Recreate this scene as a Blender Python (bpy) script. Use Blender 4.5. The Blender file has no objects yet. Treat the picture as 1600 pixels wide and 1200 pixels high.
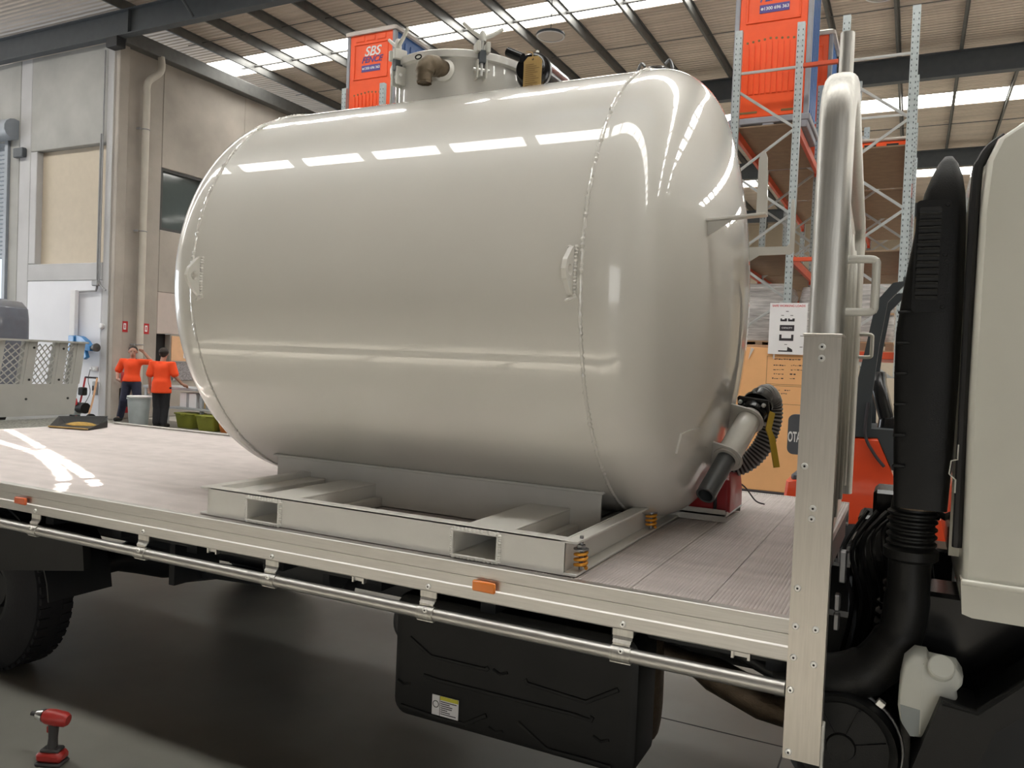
import bpy, bmesh, math, random
import numpy as np
from math import sin, cos, pi, radians as R, sqrt
from mathutils import Vector as V, Matrix, Euler

random.seed(7)
sc = bpy.context.scene
col = sc.collection

# ------------------------------------------------------------------ camera
cam_d = bpy.data.cameras.new('camera')
cam = bpy.data.objects.new('camera', cam_d); col.objects.link(cam)
YAW, PIT, ROL, FPX = -0.464324, -0.0271304, 0.041905, 1245.24
fw = V((sin(YAW)*cos(PIT), cos(YAW)*cos(PIT), sin(PIT)))
r0 = V((cos(YAW), -sin(YAW), 0)); u0 = r0.cross(fw)
rr = r0*cos(ROL)+u0*sin(ROL); uu = -r0*sin(ROL)+u0*cos(ROL)
m = Matrix((rr, uu, -fw)).transposed().to_4x4(); m.translation = V((0, 0, 1.75))
cam.matrix_world = m
cam_d.sensor_width = 36.0; cam_d.lens = 36.0*FPX/1600.0; cam_d.clip_end = 300
sc.camera = cam

# ------------------------------------------------------------------ world, sun, daylight
w = bpy.data.worlds.new('world'); sc.world = w; w.use_nodes = True
bg = w.node_tree.nodes['Background']
bg.inputs[0].default_value = (0.80, 0.90, 1.0, 1); bg.inputs[1].default_value = 1.2
SKY_EMIT = 12.0
def area(name, loc, rot, sx, sy, power, color):
    d = bpy.data.lights.new(name, 'AREA'); d.shape = 'RECTANGLE'; d.size = sx; d.size_y = sy
    d.energy = power; d.color = color
    o = bpy.data.objects.new(name, d); col.objects.link(o); o.location = loc; o.rotation_euler = rot
    return o
# daylight through the open rear roller door; fill lamp added on the near side
area('daylight_rear_door', (-33.8, 5.0, 2.9), (0, R(-90), 0), 5.4, 9.0, 1000, (0.93, 0.96, 1.0))
area('added_side_fill', (8.0, -13.85, 2.7), (R(90), 0, 0), 8.0, 5.2, 300, (1.0, 0.95, 0.87))
sd = bpy.data.lights.new('sun', 'SUN'); sd.energy = 46; sd.angle = R(0.25); sd.color = (1.0, 0.95, 0.86)
sun = bpy.data.objects.new('sun', sd); col.objects.link(sun)
SUN_DIR = V((0.22, 0.36, 1.0)).normalized()
sun.rotation_euler = SUN_DIR.to_track_quat('Z', 'Y').to_euler()

sc.view_settings.view_transform = 'Standard'; sc.view_settings.look = 'None'
sc.view_settings.gamma = 1.0; sc.view_settings.use_curve_mapping = False
sc.view_settings.exposure = 0.08
sc.cycles.max_bounces = 8; sc.cycles.diffuse_bounces = 4; sc.cycles.glossy_bounces = 4
sc.cycles.sample_clamp_indirect = 6.0
sc.cycles.use_denoising = True

# ------------------------------------------------------------------ materials
MATS = {}
def mat(name, rgb, rough=0.5, metal=0.0, coat=0.0, var=0.08, scale=6.0, bump=0.0, bscale=40.0, emit=0.0, trans=0.0, stretch=None, detail=4.0, spec=0.5, coat_r=0.05):
    if name in MATS: return MATS[name]
    m = bpy.data.materials.new(name); m.use_nodes = True
    nt = m.node_tree; b = nt.nodes['Principled BSDF']; L = nt.links
    b.inputs['Roughness'].default_value = rough; b.inputs['Metallic'].default_value = metal
    b.inputs['Coat Weight'].default_value = coat; b.inputs['Coat Roughness'].default_value = coat_r
    b.inputs['Specular IOR Level'].default_value = spec
    b.inputs['Transmission Weight'].default_value = trans
    tc = nt.nodes.new('ShaderNodeTexCoord'); mp = nt.nodes.new('ShaderNodeMapping')
    L.new(tc.outputs['Object'], mp.inputs[0])
    if stretch: mp.inputs['Scale'].default_value = stretch
    no = nt.nodes.new('ShaderNodeTexNoise'); no.inputs['Scale'].default_value = scale; no.inputs['Detail'].default_value = detail
    L.new(mp.outputs[0], no.inputs[0])
    cr = nt.nodes.new('ShaderNodeValToRGB')
    cr.color_ramp.elements[0].position = 0.3; cr.color_ramp.elements[1].position = 0.7
    lo = [max(0, c*(1-var)) for c in rgb]; hi = [min(1, c*(1+var)) for c in rgb]
    cr.color_ramp.elements[0].color = (*lo, 1); cr.color_ramp.elements[1].color = (*hi, 1)
    L.new(no.outputs[0], cr.inputs[0]); L.new(cr.outputs[0], b.inputs['Base Color'])
    if bump > 0:
        n2 = nt.nodes.new('ShaderNodeTexNoise'); n2.inputs['Scale'].default_value = bscale; n2.inputs['Detail'].default_value = 5
        L.new(mp.outputs[0], n2.inputs[0])
        bp = nt.nodes.new('ShaderNodeBump'); bp.inputs['Strength'].default_value = bump; bp.inputs['Distance'].default_value = 0.01
        L.new(n2.outputs[0], bp.inputs['Height']); L.new(bp.outputs[0], b.inputs['Normal'])
    if emit > 0:
        b.inputs['Emission Color'].default_value = (*rgb, 1); b.inputs['Emission Strength'].default_value = emit
    MATS[name] = m
    return m
def wave_bump(m, direction, scale, strength, dist=0.02):
    nt = m.node_tree; b = nt.nodes['Principled BSDF']
    tc = nt.nodes.new('ShaderNodeTexCoord')
    wv = nt.nodes.new('ShaderNodeTexWave'); wv.bands_direction = direction; wv.inputs['Scale'].default_value = scale
    wv.inputs['Distortion'].default_value = 0.6; wv.inputs['Detail'].default_value = 1
    nt.links.new(tc.outputs['Object'], wv.inputs[0])
    bp = nt.nodes.new('ShaderNodeBump'); bp.inputs['Strength'].default_value = strength; bp.inputs['Distance'].default_value = dist
    nt.links.new(wv.outputs['Fac'], bp.inputs['Height']); nt.links.new(bp.outputs[0], b.inputs['Normal'])

M = {}
M['tank'] = mat('gloss_white_paint', (0.68, 0.66, 0.61), 0.36, coat=1.0, var=0.02, scale=2, coat_r=0.02)
M['skid'] = mat('white_skid_paint', (0.70, 0.685, 0.645), 0.35, coat=0.4, var=0.03, bump=0.03, bscale=60)
M['alu'] = mat('brushed_aluminium', (0.58, 0.565, 0.54), 0.42, metal=1.0, var=0.06, scale=30, stretch=(0.3, 8, 8))
M['alu_post'] = mat('satin_aluminium_post', (0.60, 0.565, 0.515), 0.45, metal=1.0, var=0.05, scale=24, stretch=(8, 8, 0.4))
M['alu_tube'] = mat('mill_aluminium_tube', (0.60, 0.585, 0.55), 0.46, metal=1.0, var=0.10, scale=14, stretch=(9, 9, 0.5), bump=0.05, bscale=30)
M['deck'] = mat('deck_aluminium', (0.60, 0.545, 0.53), 0.45, metal=0.15, var=0.10, scale=3.5, stretch=(1, 3, 1))
M['screw'] = mat('zinc_screw', (0.80, 0.80, 0.78), 0.35, metal=0.6)
M['dark'] = mat('dark_socket', (0.015, 0.015, 0.015), 0.6)
M['chassis'] = mat('chassis_black', (0.010, 0.011, 0.013), 0.55, var=0.2)
M['blackpress'] = mat('satin_black_steel', (0.010, 0.010, 0.010), 0.5, var=0.15, bump=0.05, bscale=120, spec=0.3)
M['rubber'] = mat('tyre_rubber', (0.010, 0.010, 0.012), 0.8, var=0.2, bump=0.2, bscale=80)
M['plastic'] = mat('black_plastic', (0.010, 0.010, 0.010), 0.42, var=0.1, bump=0.12, bscale=300, spec=0.3)
M['glossblack'] = mat('gloss_black', (0.010, 0.010, 0.011), 0.2, var=0.1)
M['cabwhite'] = mat('cab_white_paint', (0.66, 0.65, 0.58), 0.3, coat=1.0, var=0.02)
M['amber'] = mat('amber_reflector', (0.85, 0.22, 0.01), 0.3, coat=0.5, var=0.05)
M['amber_far'] = mat('orange_reflector', (0.70, 0.13, 0.03), 0.3, coat=0.5, var=0.05)
M['spring'] = mat('gold_spring', (0.75, 0.33, 0.03), 0.35, metal=0.3)
M['bolt'] = mat('zinc_bolt', (0.30, 0.30, 0.31), 0.4, metal=1.0)
M['greypvc'] = mat('grey_pvc', (0.075, 0.08, 0.082), 0.35, coat=0.2)
M['yellow'] = mat('yellow_handle', (0.55, 0.36, 0.03), 0.4)
M['hoseblack'] = mat('hose_black', (0.02, 0.02, 0.022), 0.45)
M['hosegrey'] = mat('hose_grey', (0.30, 0.30, 0.30), 0.45)
M['redplast'] = mat('red_plastic', (0.42, 0.018, 0.025), 0.4, coat=0.2)
M['brass'] = mat('weathered_brass', (0.16, 0.125, 0.085), 0.55, metal=0.6, var=0.2, scale=30, bump=0.15)
M['tag'] = mat('kraft_tag', (0.50, 0.33, 0.12), 0.8, var=0.08, scale=20)
M['ink'] = mat('dark_ink', (0.03, 0.025, 0.03), 0.7)
M['inkfade'] = mat('faded_ink', (0.25, 0.15, 0.06), 0.8)
M['paper'] = mat('white_paper', (0.78, 0.77, 0.78), 0.7, var=0.02)
M['paperred'] = mat('red_print', (0.60, 0.08, 0.10), 0.7)
M['yellowprint'] = mat('yellow_print', (0.62, 0.58, 0.05), 0.6)
M['concrete'] = mat('precast_concrete', (0.42, 0.38, 0.335), 0.85, var=0.17, scale=0.9, bump=0.2, bscale=14, detail=6)
M['concrete_lt'] = mat('pale_concrete', (0.52, 0.515, 0.52), 0.8, var=0.10, scale=0.8, bump=0.15, bscale=12, detail=6)
M['concrete_gr'] = mat('grey_concrete', (0.40, 0.395, 0.375), 0.85, var=0.16, scale=0.9, bump=0.2, bscale=14, detail=6)
M['whitewall'] = mat('white_wall_paint', (0.75, 0.75, 0.79), 0.6, var=0.03, scale=1.2)
M['cream'] = mat('cream_board', (0.58, 0.50, 0.39), 0.7, var=0.03)
M['pinkboard'] = mat('pale_pink_board', (0.55, 0.47, 0.43), 0.7, var=0.03)
M['floor'] = mat('polished_concrete_floor', (0.19, 0.185, 0.165), 0.38, var=0.22, scale=1.3, bump=0.05, bscale=9, detail=7, spec=0.5)
M['floor_pale'] = mat('pale_bounce_floor', (0.45, 0.43, 0.39), 0.45, var=0.08, scale=1.3, bump=0.03, bscale=9)  # pale floor added as a light bounce
M['steel'] = mat('grey_painted_steel', (0.075, 0.085, 0.095), 0.55, var=0.08)
M['purlin'] = mat('galvanised_purlin', (0.13, 0.13, 0.125), 0.5, metal=0.3, var=0.12)
M['roof'] = mat('foil_roof_sheet', (0.62, 0.53, 0.45), 0.5, metal=0.2, var=0.12, scale=1.5, stretch=(0.4, 3, 1))
wave_bump(M['roof'], 'Y', 2.2, 0.6, 0.06)
M['skylight'] = mat('translucent_skylight', (1.0, 0.985, 0.93), 0.5, emit=SKY_EMIT, var=0.0)
M['roller'] = mat('roller_door_grey', (0.30, 0.33, 0.37), 0.5, var=0.06)
M['pvcpipe'] = mat('downpipe_cream', (0.58, 0.54, 0.47), 0.5, var=0.06, scale=3)
M['conduit'] = mat('grey_conduit', (0.33, 0.33, 0.34), 0.5)
M['darkclad'] = mat('charcoal_wall_cladding', (0.14, 0.14, 0.135), 0.6, var=0.1)
M['glass'] = mat('office_glass', (0.10, 0.12, 0.12), 0.06, var=0.02, spec=0.8)
M['frame'] = mat('window_frame', (0.07, 0.07, 0.07), 0.5)
M['rackgalv'] = mat('galvanised_upright', (0.45, 0.50, 0.51), 0.45, metal=0.5, var=0.10, scale=20)
M['rackbrace'] = mat('galvanised_brace', (0.62, 0.64, 0.64), 0.35, metal=0.7, var=0.08)
M['rackorange'] = mat('rack_beam_orange', (0.62, 0.085, 0.03), 0.5, var=0.08)
M['particle'] = mat('particle_board', (0.27, 0.185, 0.12), 0.8, var=0.1, scale=8)
M['toiletorange'] = mat('orange_moulded_plastic', (1.0, 0.105, 0.016), 0.45, var=0.05)
M['toiletblue'] = mat('blue_moulded_plastic', (0.03, 0.12, 0.36), 0.5, var=0.08)
M['toiletgrey'] = mat('grey_moulded_plastic', (0.33, 0.34, 0.38), 0.55, var=0.08)
M['toiletwhite'] = mat('pale_roof_plastic', (0.62, 0.56, 0.52), 0.5)
M['bluelabel'] = mat('blue_label', (0.10, 0.07, 0.30), 0.5)
M['whiteprint'] = mat('white_print', (0.85, 0.85, 0.85), 0.5)
M['ply'] = mat('orange_board', (0.80, 0.43, 0.19), 0.7, var=0.05, scale=3)
M['wrap'] = mat('stretch_wrap', (0.50, 0.48, 0.47), 0.2, coat=0.6, var=0.38, scale=5, stretch=(0.6, 1, 6), bump=0.7, bscale=14)
M['forkred'] = mat('forklift_orange_red', (0.68, 0.06, 0.012), 0.4, coat=0.4, var=0.04)
M['forkgrey'] = mat('forklift_charcoal', (0.035, 0.042, 0.048), 0.5)
M['forkpad'] = mat('forklift_slate', (0.085, 0.09, 0.105), 0.5)
M['orangeshirt'] = mat('hi_vis_orange_cloth', (1.0, 0.085, 0.015), 0.8, var=0.04, scale=14)
M['navy'] = mat('navy_cloth', (0.025, 0.028, 0.055), 0.85, var=0.15, scale=14)
M['blackcloth'] = mat('black_cloth', (0.016, 0.016, 0.02), 0.85, var=0.15, scale=14)
M['skin'] = mat('skin', (0.48, 0.26, 0.19), 0.55, var=0.05, scale=12)
M['hair'] = mat('dark_hair', (0.03, 0.02, 0.016), 0.7)
M['boot'] = mat('black_boot', (0.02, 0.018, 0.018), 0.6)
M['bin'] = mat('pale_grey_bin', (0.48, 0.53, 0.54), 0.5)
M['benchsteel'] = mat('bench_grey_steel', (0.40, 0.42, 0.44), 0.5)
M['carton'] = mat('brown_carton', (0.42, 0.27, 0.16), 0.8)
M['greentub'] = mat('olive_green_tub', (0.24, 0.25, 0.03), 0.5)
M['orangetub'] = mat('orange_tub', (0.55, 0.17, 0.03), 0.5)
M['extred'] = mat('extinguisher_red', (0.50, 0.02, 0.025), 0.35, coat=0.4)
M['blue'] = mat('tool_blue', (0.03, 0.20, 0.48), 0.4, coat=0.3)
M['rampwhite'] = mat('ramp_grey_white_paint', (0.38, 0.38, 0.355), 0.4, coat=0.3, var=0.04)
M['checker'] = mat('checker_plate', (0.24, 0.24, 0.21), 0.45, metal=0.4, var=0.75, scale=34, stretch=(1, 2, 1), bump=0.6, bscale=40)
M['vehgrey'] = mat('slate_vehicle_panel', (0.12, 0.13, 0.16), 0.4, coat=0.5)
M['dust'] = mat('sawdust', (0.42, 0.26, 0.06), 0.9, var=0.25, scale=40, bump=0.4)
M['drillred'] = mat('tool_red', (0.40, 0.03, 0.025), 0.4)
M['drillgrey'] = mat('tool_charcoal', (0.05, 0.047, 0.047), 0.6)
M['silver'] = mat('silver_collar', (0.75, 0.75, 0.76), 0.3, metal=1.0)
M['bottle'] = mat('translucent_tank_plastic', (0.62, 0.63, 0.58), 0.4, var=0.03)
M['fluid'] = mat('blue_grey_washer_fluid', (0.28, 0.31, 0.31), 0.4, var=0.03)
M['exhaust'] = mat('exhaust_steel', (0.14, 0.105, 0.075), 0.5, metal=0.9, var=0.2, scale=20, bump=0.3, bscale=150)
M['steelbar'] = mat('white_painted_bar', (0.60, 0.59, 0.54), 0.35, coat=0.3)
M['cork'] = mat('peach_pinboard', (0.80, 0.48, 0.28), 0.8, var=0.04)
M['speckle'] = mat('speckled_grey_panel', (0.30, 0.28, 0.29), 0.7, var=0.5, scale=40)
M['lampglass'] = mat('lamp_diffuser', (0.55, 0.50, 0.45), 0.3, var=0.02)

# ------------------------------------------------------------------ mesh builder
class MB:
    def __init__(s): s.v = []; s.f = []; s.mi = []; s.cur = 0
    def add(s, vs, fs):
        n = len(s.v); s.v.extend([tuple(p) for p in vs])
        for f in fs: s.f.append(tuple(i+n for i in f)); s.mi.append(s.cur)
        return s
    def use(s, i): s.cur = i; return s
    def box(s, x0, x1, y0, y1, z0, z1, b=0.0):
        return s.obox(((x0+x1)/2, (y0+y1)/2, (z0+z1)/2), ((1,0,0),(0,1,0),(0,0,1)), (abs(x1-x0)/2, abs(y1-y0)/2, abs(z1-z0)/2), b)
    def obox(s, c, ax, h, b=0.0):
        c = V(c); ax = [V(a).normalized() for a in ax]
        S = (-1, 1)
        if b <= 0:
            vs = [c+ax[0]*h[0]*i+ax[1]*h[1]*j+ax[2]*h[2]*k for i in S for j in S for k in S]
            return s.add(vs, [(0,1,3,2),(4,6,7,5),(0,4,5,1),(2,3,7,6),(0,2,6,4),(1,5,7,3)])
        b = min(b, min(h)*0.95); vs = []; ix = {}
        for i in S:
            for j in S:
                for k in S:
                    for a in range(3):
                        q = [h[0]*i, h[1]*j, h[2]*k]; sg = (i, j, k)
                        for o in range(3):
                            if o != a: q[o] -= sg[o]*b
                        ix[(i,j,k,a)] = len(vs); vs.append(c+ax[0]*q[0]+ax[1]*q[1]+ax[2]*q[2])
        fs = []
        for a in range(3):
            o1, o2 = [o for o in range(3) if o != a]
            for sg in S:
                q = []
                for (p, t) in ((-1,-1),(1,-1),(1,1),(-1,1)):
                    k = [0,0,0]; k[a] = sg; k[o1] = p; k[o2] = t; q.append(ix[(*k, a)])
                fs.append(tuple(q))
        for a in range(3):
            o1, o2 = [o for o in range(3) if o != a]
            for p in S:
                for t in S:
                    k0 = [0,0,0]; k0[a] = -1; k0[o1] = p; k0[o2] = t
                    k1 = list(k0); k1[a] = 1
                    fs.append((ix[(*k0,o1)], ix[(*k1,o1)], ix[(*k1,o2)], ix[(*k0,o2)]))
        for i in S:
            for j in S:
                for k in S: fs.append((ix[(i,j,k,0)], ix[(i,j,k,1)], ix[(i,j,k,2)]))
        return s.add(vs, fs)
    def loft(s, rings, cap=True, closed=False, wrap=True):
        n = len(rings[0]); vs = [p for r in rings for p in r]; fs = []
        m = len(rings)
        for i in range(m if closed else m-1):
            a = i*n; b = ((i+1) % m)*n
            for j in range(n if wrap else n-1):
                k = (j+1) % n
                fs.append((a+j, a+k, b+k, b+j))
        if cap and not closed:
            fs.append(tuple(range(n))[::-1]); fs.append(tuple((m-1)*n+j for j in range(n)))
        return s.add(vs, fs)
    def tube(s, pts, r, n=12, cap=True, closed=False, flat=None):
        pts = [V(p) for p in pts]; m = len(pts); rings = []
        rs = r if isinstance(r, (list, tuple)) else [r]*m
        prev = None
        for i, p in enumerate(pts):
            if closed: t = (pts[(i+1) % m]-pts[i-1]).normalized()
            else: t = ((pts[min(i+1, m-1)]-p).normalized() + (p-pts[max(i-1, 0)]).normalized()).normalized()
            if prev is None:
                a = V((0,0,1)) if abs(t.z) < 0.9 else V((1,0,0))
                nn = (a - t*a.dot(t)).normalized()
            else:
                nn = (prev - t*prev.dot(t)).normalized()
            prev = nn; bb = t.cross(nn)
            f1, f2 = flat if flat else (1, 1)
            rings.append([p + (nn*cos(2*pi*k/n)*f1 + bb*sin(2*pi*k/n)*f2)*rs[i] for k in range(n)])
        return s.loft(rings, cap, closed)
    def cyl(s, p0, p1, r0, r1=None, n=16): return s.tube([p0, p1], [r0, r0 if r1 is None else r1], n)
    def lathe(s, prof, o, ax, n=32, a0=0, a1=2*pi):
        o = V(o); ax = V(ax).normalized()
        a = V((0,0,1)) if abs(ax.z) < 0.9 else V((1,0,0))
        e1 = (a-ax*a.dot(ax)).normalized(); e2 = ax.cross(e1)
        full = abs(a1-a0-2*pi) < 1e-6; k = n if full else n+1
        rings = []
        for (h, r) in prof: rings.append([o+ax*h+(e1*cos(a0+(a1-a0)*j/n)+e2*sin(a0+(a1-a0)*j/n))*max(r, 1e-5) for j in range(k)])
        return s.loft(rings, cap=False, wrap=full)
    def prism(s, poly, axis, a, b):
        def P(p, t):
            return {'x': (t, p[0], p[1]), 'y': (p[0], t, p[1]), 'z': (p[0], p[1], t)}[axis]
        n = len(poly)
        vs = [P(p, a) for p in poly]+[P(p, b) for p in poly]
        fs = [tuple(range(n)), tuple(range(2*n-1, n-1, -1))]+[(i, (i+1) % n, n+(i+1) % n, n+i) for i in range(n)]
        return s.add(vs, fs)
    def mesh(s, name, mats, smooth=38, recalc=True):
        me = bpy.data.meshes.new(name); me.from_pydata(s.v, [], s.f)
        mats = mats if isinstance(mats, (list, tuple)) else [mats]
        for m in mats: me.materials.append(M[m] if isinstance(m, str) else m)
        if len(mats) > 1: me.polygons.foreach_set('material_index', s.mi)
        if recalc:
            b = bmesh.new(); b.from_mesh(me); bmesh.ops.recalc_face_normals(b, faces=b.faces); b.to_mesh(me); b.free()
        if smooth:
            me.polygons.foreach_set('use_smooth', [True]*len(me.polygons))
            me.set_sharp_from_angle(angle=R(smooth))
        me.update()
        return me
    def build(s, name, mats, parent=None, smooth=38, recalc=True, label=None):
        o = bpy.data.objects.new(name, s.mesh(name, mats, smooth, recalc)); col.objects.link(o)
        if parent is not None: adopt(o, parent)
        if label: o['label'] = label
        return o
WM = {}
def wmat(o):
    if o is None: return Matrix()
    return wmat(o.parent) @ o.matrix_parent_inverse @ Matrix.LocRotScale(o.location, o.rotation_euler, o.scale)
def adopt(o, parent):
    o.parent = parent; o.matrix_parent_inverse = wmat(parent).inverted()
def place(name, me, parent, loc=(0,0,0), rot=(0,0,0), scale=(1,1,1)):
    o = bpy.data.objects.new(name, me); col.objects.link(o)
    adopt(o, parent); o.location = loc; o.rotation_euler = rot; o.scale = scale
    return o
def thing(name, label, cat, loc=(0,0,0), rz=0.0, group=None):
    o = bpy.data.objects.new(name, None); col.objects.link(o); o.empty_display_size = 0.1
    o.location = loc; o.rotation_euler = (0, 0, rz)
    o['label'] = label; o['category'] = cat
    if group: o['group'] = group
    return o
def tag(o, label, cat, group=None):
    o['label'] = label; o['category'] = cat
    if group: o['group'] = group
    return o
def struct(o, label=None):
    o['kind'] = 'structure'
    if label: o['label'] = label
    return o
def dup(root, loc, rz=None, label=None):
    r = root.copy(); col.objects.link(r); r.location = loc
    if rz is not None: r.rotation_euler = (0, 0, rz)
    if label: r['label'] = label
    for ch in list(root.children):
        c = ch.copy(); col.objects.link(c); c.parent = r
        for g in list(ch.children):
            d = g.copy(); col.objects.link(d); d.parent = c
    return r
def text(name, body, size, loc, rot, matn, parent, shear=0.0, bold=0.0, ext=0.001, align='CENTER'):
    c = bpy.data.curves.new(name, 'FONT'); c.body = body; c.size = size; c.shear = shear; c.offset = bold
    c.extrude = ext; c.align_x = align; c.align_y = 'CENTER'
    c.materials.append(M[matn])
    tmp = bpy.data.objects.new('tmp', c); col.objects.link(tmp)
    bpy.context.view_layer.update()
    me = bpy.data.meshes.new_from_object(tmp.evaluated_get(bpy.context.evaluated_depsgraph_get())); me.name = name
    bpy.data.objects.remove(tmp); bpy.data.curves.remove(c)
    me.materials.clear(); me.materials.append(M[matn])
    o = bpy.data.objects.new(name, me); col.objects.link(o)
    if parent is not None: adopt(o, parent)
    o.location = loc; o.rotation_euler = rot
    return o
def arc(c, r, a0, a1, n, plane='xz'):
    out = []
    for i in range(n+1):
        a = a0+(a1-a0)*i/n; p, q = r*cos(a), r*sin(a)
        out.append({'xz': (c[0]+p, c[1], c[2]+q), 'yz': (c[0], c[1]+p, c[2]+q), 'xy': (c[0]+p, c[1]+q, c[2])}[plane])
    return out
def smoothpath(pts, n=6):
    pts = [V(p) for p in pts]; out = []
    for i in range(len(pts)-1):
        p0 = pts[max(i-1, 0)]; p1 = pts[i]; p2 = pts[i+1]; p3 = pts[min(i+2, len(pts)-1)]
        for k in range(n):
            t = k/n
            out.append(0.5*((2*p1)+(-p0+p2)*t+(2*p0-5*p1+4*p2-p3)*t*t+(-p0+3*p1-3*p2+p3)*t*t*t))
    out.append(pts[-1]); return out
def screw_mesh(r=0.010):
    mb = MB(); mb.lathe([(0, r), (r*0.25, r), (r*0.6, r*0.75), (r*0.62, r*0.34)], (0,0,0), (0,-1,0), 12)
    mb.use(1).lathe([(r*0.62, r*0.34), (r*0.45, r*0.33), (r*0.45, 0.0)], (0,0,0), (0,-1,0), 6)
    return mb.mesh('screw', ['screw', 'dark'])
SCREW = screw_mesh()
# ================================================================== THE HALL
RZ = 9.64            # underside of the roof sheets
XW0, XW1, YW0, YW1 = -34.0, 24.0, -14.0, 44.0
LWX, LWY = -17.0, 12.6   # re-entrant corner of the left wall
struct(MB().box(XW0-0.3, XW1+0.3, YW0-0.3, YW1+0.3, -0.2, 0).build('floor', 'floor', smooth=None), 'polished grey concrete workshop floor')
# pale floor zones added to bounce light onto the tank and roof
fl = bpy.data.objects['floor']
MB().box(-24.0, 12.0, -13.9, 0.7, 0.0, 0.004).build('added_bounce_floor', 'floor_pale', fl, smooth=None)
MB().box(-16.8, 20.0, 13.4, 43.0, 0.0, 0.004).build('added_bounce_floor', 'floor_pale', fl, smooth=None)
MB().box(2.6, 20.0, 5.2, 13.3, 0.0, 0.004).build('added_bounce_floor', 'floor_pale', fl, smooth=None)
for (a, b, c, d_) in ((-1.9, 2.2, 3.9, 3.908), (-0.45, -0.442, 0.72, 6.5), (-9.0, 2.2, 5.9, 5.908), (-6.2, -6.192, 0.72, 13.0)):
    MB().box(a, b, c, d_, 0.0, 0.0015).build('saw_cut', 'chassis', fl, smooth=None)
# ceiling: corrugated sheets between translucent skylight strips
bays = [-18.8+8.9*i for i in range(0, 8)]           # rafter lines Y
sky = [(1.3, 2.2), (7.9, 8.9), (15.95, 17.0), (24.95, 26.15), (33.8, 35.0)]
ceil = struct(bpy.data.objects.new('ceiling', None), 'foil-faced corrugated roof on purlins'); col.objects.link(ceil)
edges = [YW0]+[e for s in sky for e in s]+[YW1]
SX0, SX1, SY0, SY1 = -6.0, -0.4, 5.3, 7.4
LX0, LX1, LY0, LY1 = -4.6, 3.0, 2.5, 5.06        # roof louvres added to throw a sun patch on the near floor           # sheet with slits added to shape the sun streaks
for i in range(0, len(edges), 2):
    y0, y1 = edges[i], edges[i+1]
    if y0 < SY0 < y1:
        mb = MB()
        mb.box(XW0, SX0, 5.2, y1, RZ, RZ+0.05); mb.box(SX1, XW1, 5.2, y1, RZ, RZ+0.05)
        mb.box(SX0, SX1, 5.2, SY0, RZ, RZ+0.05); mb.box(SX0, SX1, SY1, y1, RZ, RZ+0.05)
        mb.box(XW0, LX0, y0, 5.2, RZ, RZ+0.05); mb.box(LX1, XW1, y0, 5.2, RZ, RZ+0.05)
        mb.box(LX0, LX1, y0, LY0, RZ, RZ+0.05); mb.box(LX0, LX1, LY1, 5.2, RZ, RZ+0.05)
        mb.build('roof_sheet', 'roof', ceil, smooth=None)
        for k in range(51):
            yc = LY0+0.05*(k+0.5); hw = 0.025*(1-0.75*math.exp(-((yc-3.75)/0.62)**2))
            MB().box(LX0, LX1, yc-hw, yc+hw, RZ, RZ+0.01).build('added_sun_louvre', 'roof', ceil, smooth=None)
    else:
        MB().box(XW0, XW1, y0, y1, RZ, RZ+0.05).build('roof_sheet', 'roof', ceil, smooth=None)
# deck-plane outlines of the streaks of sun, carried up the sun's direction to the added roof slits
def up(px, py):
    k = (RZ-1.04)/SUN_DIR.z
    return (px+SUN_DIR.x*k, py+SUN_DIR.y*k)
STREAKS = [smoothpath([(-6.6, 3.93, 0), (-6.35, 3.86, 0), (-5.3, 3.42, 0), (-4.4, 3.02, 0), (-3.9, 2.79, 0), (-3.55, 2.60, 0)], 14),
           smoothpath([(-6.6, 3.62, 0), (-5.72, 3.40, 0), (-5.0, 3.20, 0), (-4.40, 2.93, 0), (-3.95, 2.68, 0), (-3.52, 2.36, 0)], 14)]
SL = [np.array([up(p.x, p.y) for p in s]) for s in STREAKS]
HW = [np.array([0.013+0.010*sin(pi*k/(len(s)-1)) for k in range(len(s))]) for s in SL]
cs = 0.02; nx = int((SX1-SX0)/cs); ny = int((SY1-SY0)/cs)
gx = SX0+(np.arange(nx)+0.5)*cs; gy = SY0+(np.arange(ny)+0.5)*cs
GX, GY = np.meshgrid(gx, gy, indexing='ij'); openm = np.zeros_like(GX, bool)
for s, h in zip(SL, HW):
    for k in range(len(s)): openm |= (GX-s[k,0])**2+(GY-s[k,1])**2 < h[k]**2
mb = MB(); xs = SX0+np.arange(nx+1)*(SX1-SX0)/nx; ys = SY0+np.arange(ny+1)*(SY1-SY0)/ny
mb.v = [(float(a), float(b), RZ) for a in xs for b in ys]
for i in range(nx):
    for j in range(ny):
        if not openm[i, j]:
            mb.f.append((i*(ny+1)+j, (i+1)*(ny+1)+j, (i+1)*(ny+1)+j+1, i*(ny+1)+j+1)); mb.mi.append(0)
mb.build('roof_sheet', 'roof', ceil, smooth=None, recalc=False)
for i, (a, b) in enumerate(sky):
    MB().box(XW0, XW1, a, b, RZ+0.03, RZ+0.05).build('skylight', 'skylight', ceil, smooth=None)
# purlins (lipped Z sections running across the rafters)
pm = MB().prism([(-0.04, RZ-0.005), (0.045, RZ-0.005), (0.045, RZ-0.02), (0.004, RZ-0.012), (0.004, RZ-0.205), (-0.045, RZ-0.205), (-0.045, RZ-0.185), (-0.05, RZ-0.185), (-0.05, RZ-0.212), (-0.004, RZ-0.212), (-0.004, RZ-0.012), (-0.04, RZ-0.012)], 'y', YW0, YW1).mesh('purlin', 'purlin', smooth=None)
x = -16.5
while x < 14:
    place('purlin', pm, ceil, (x, 0, 0)); x += 1.32
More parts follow.
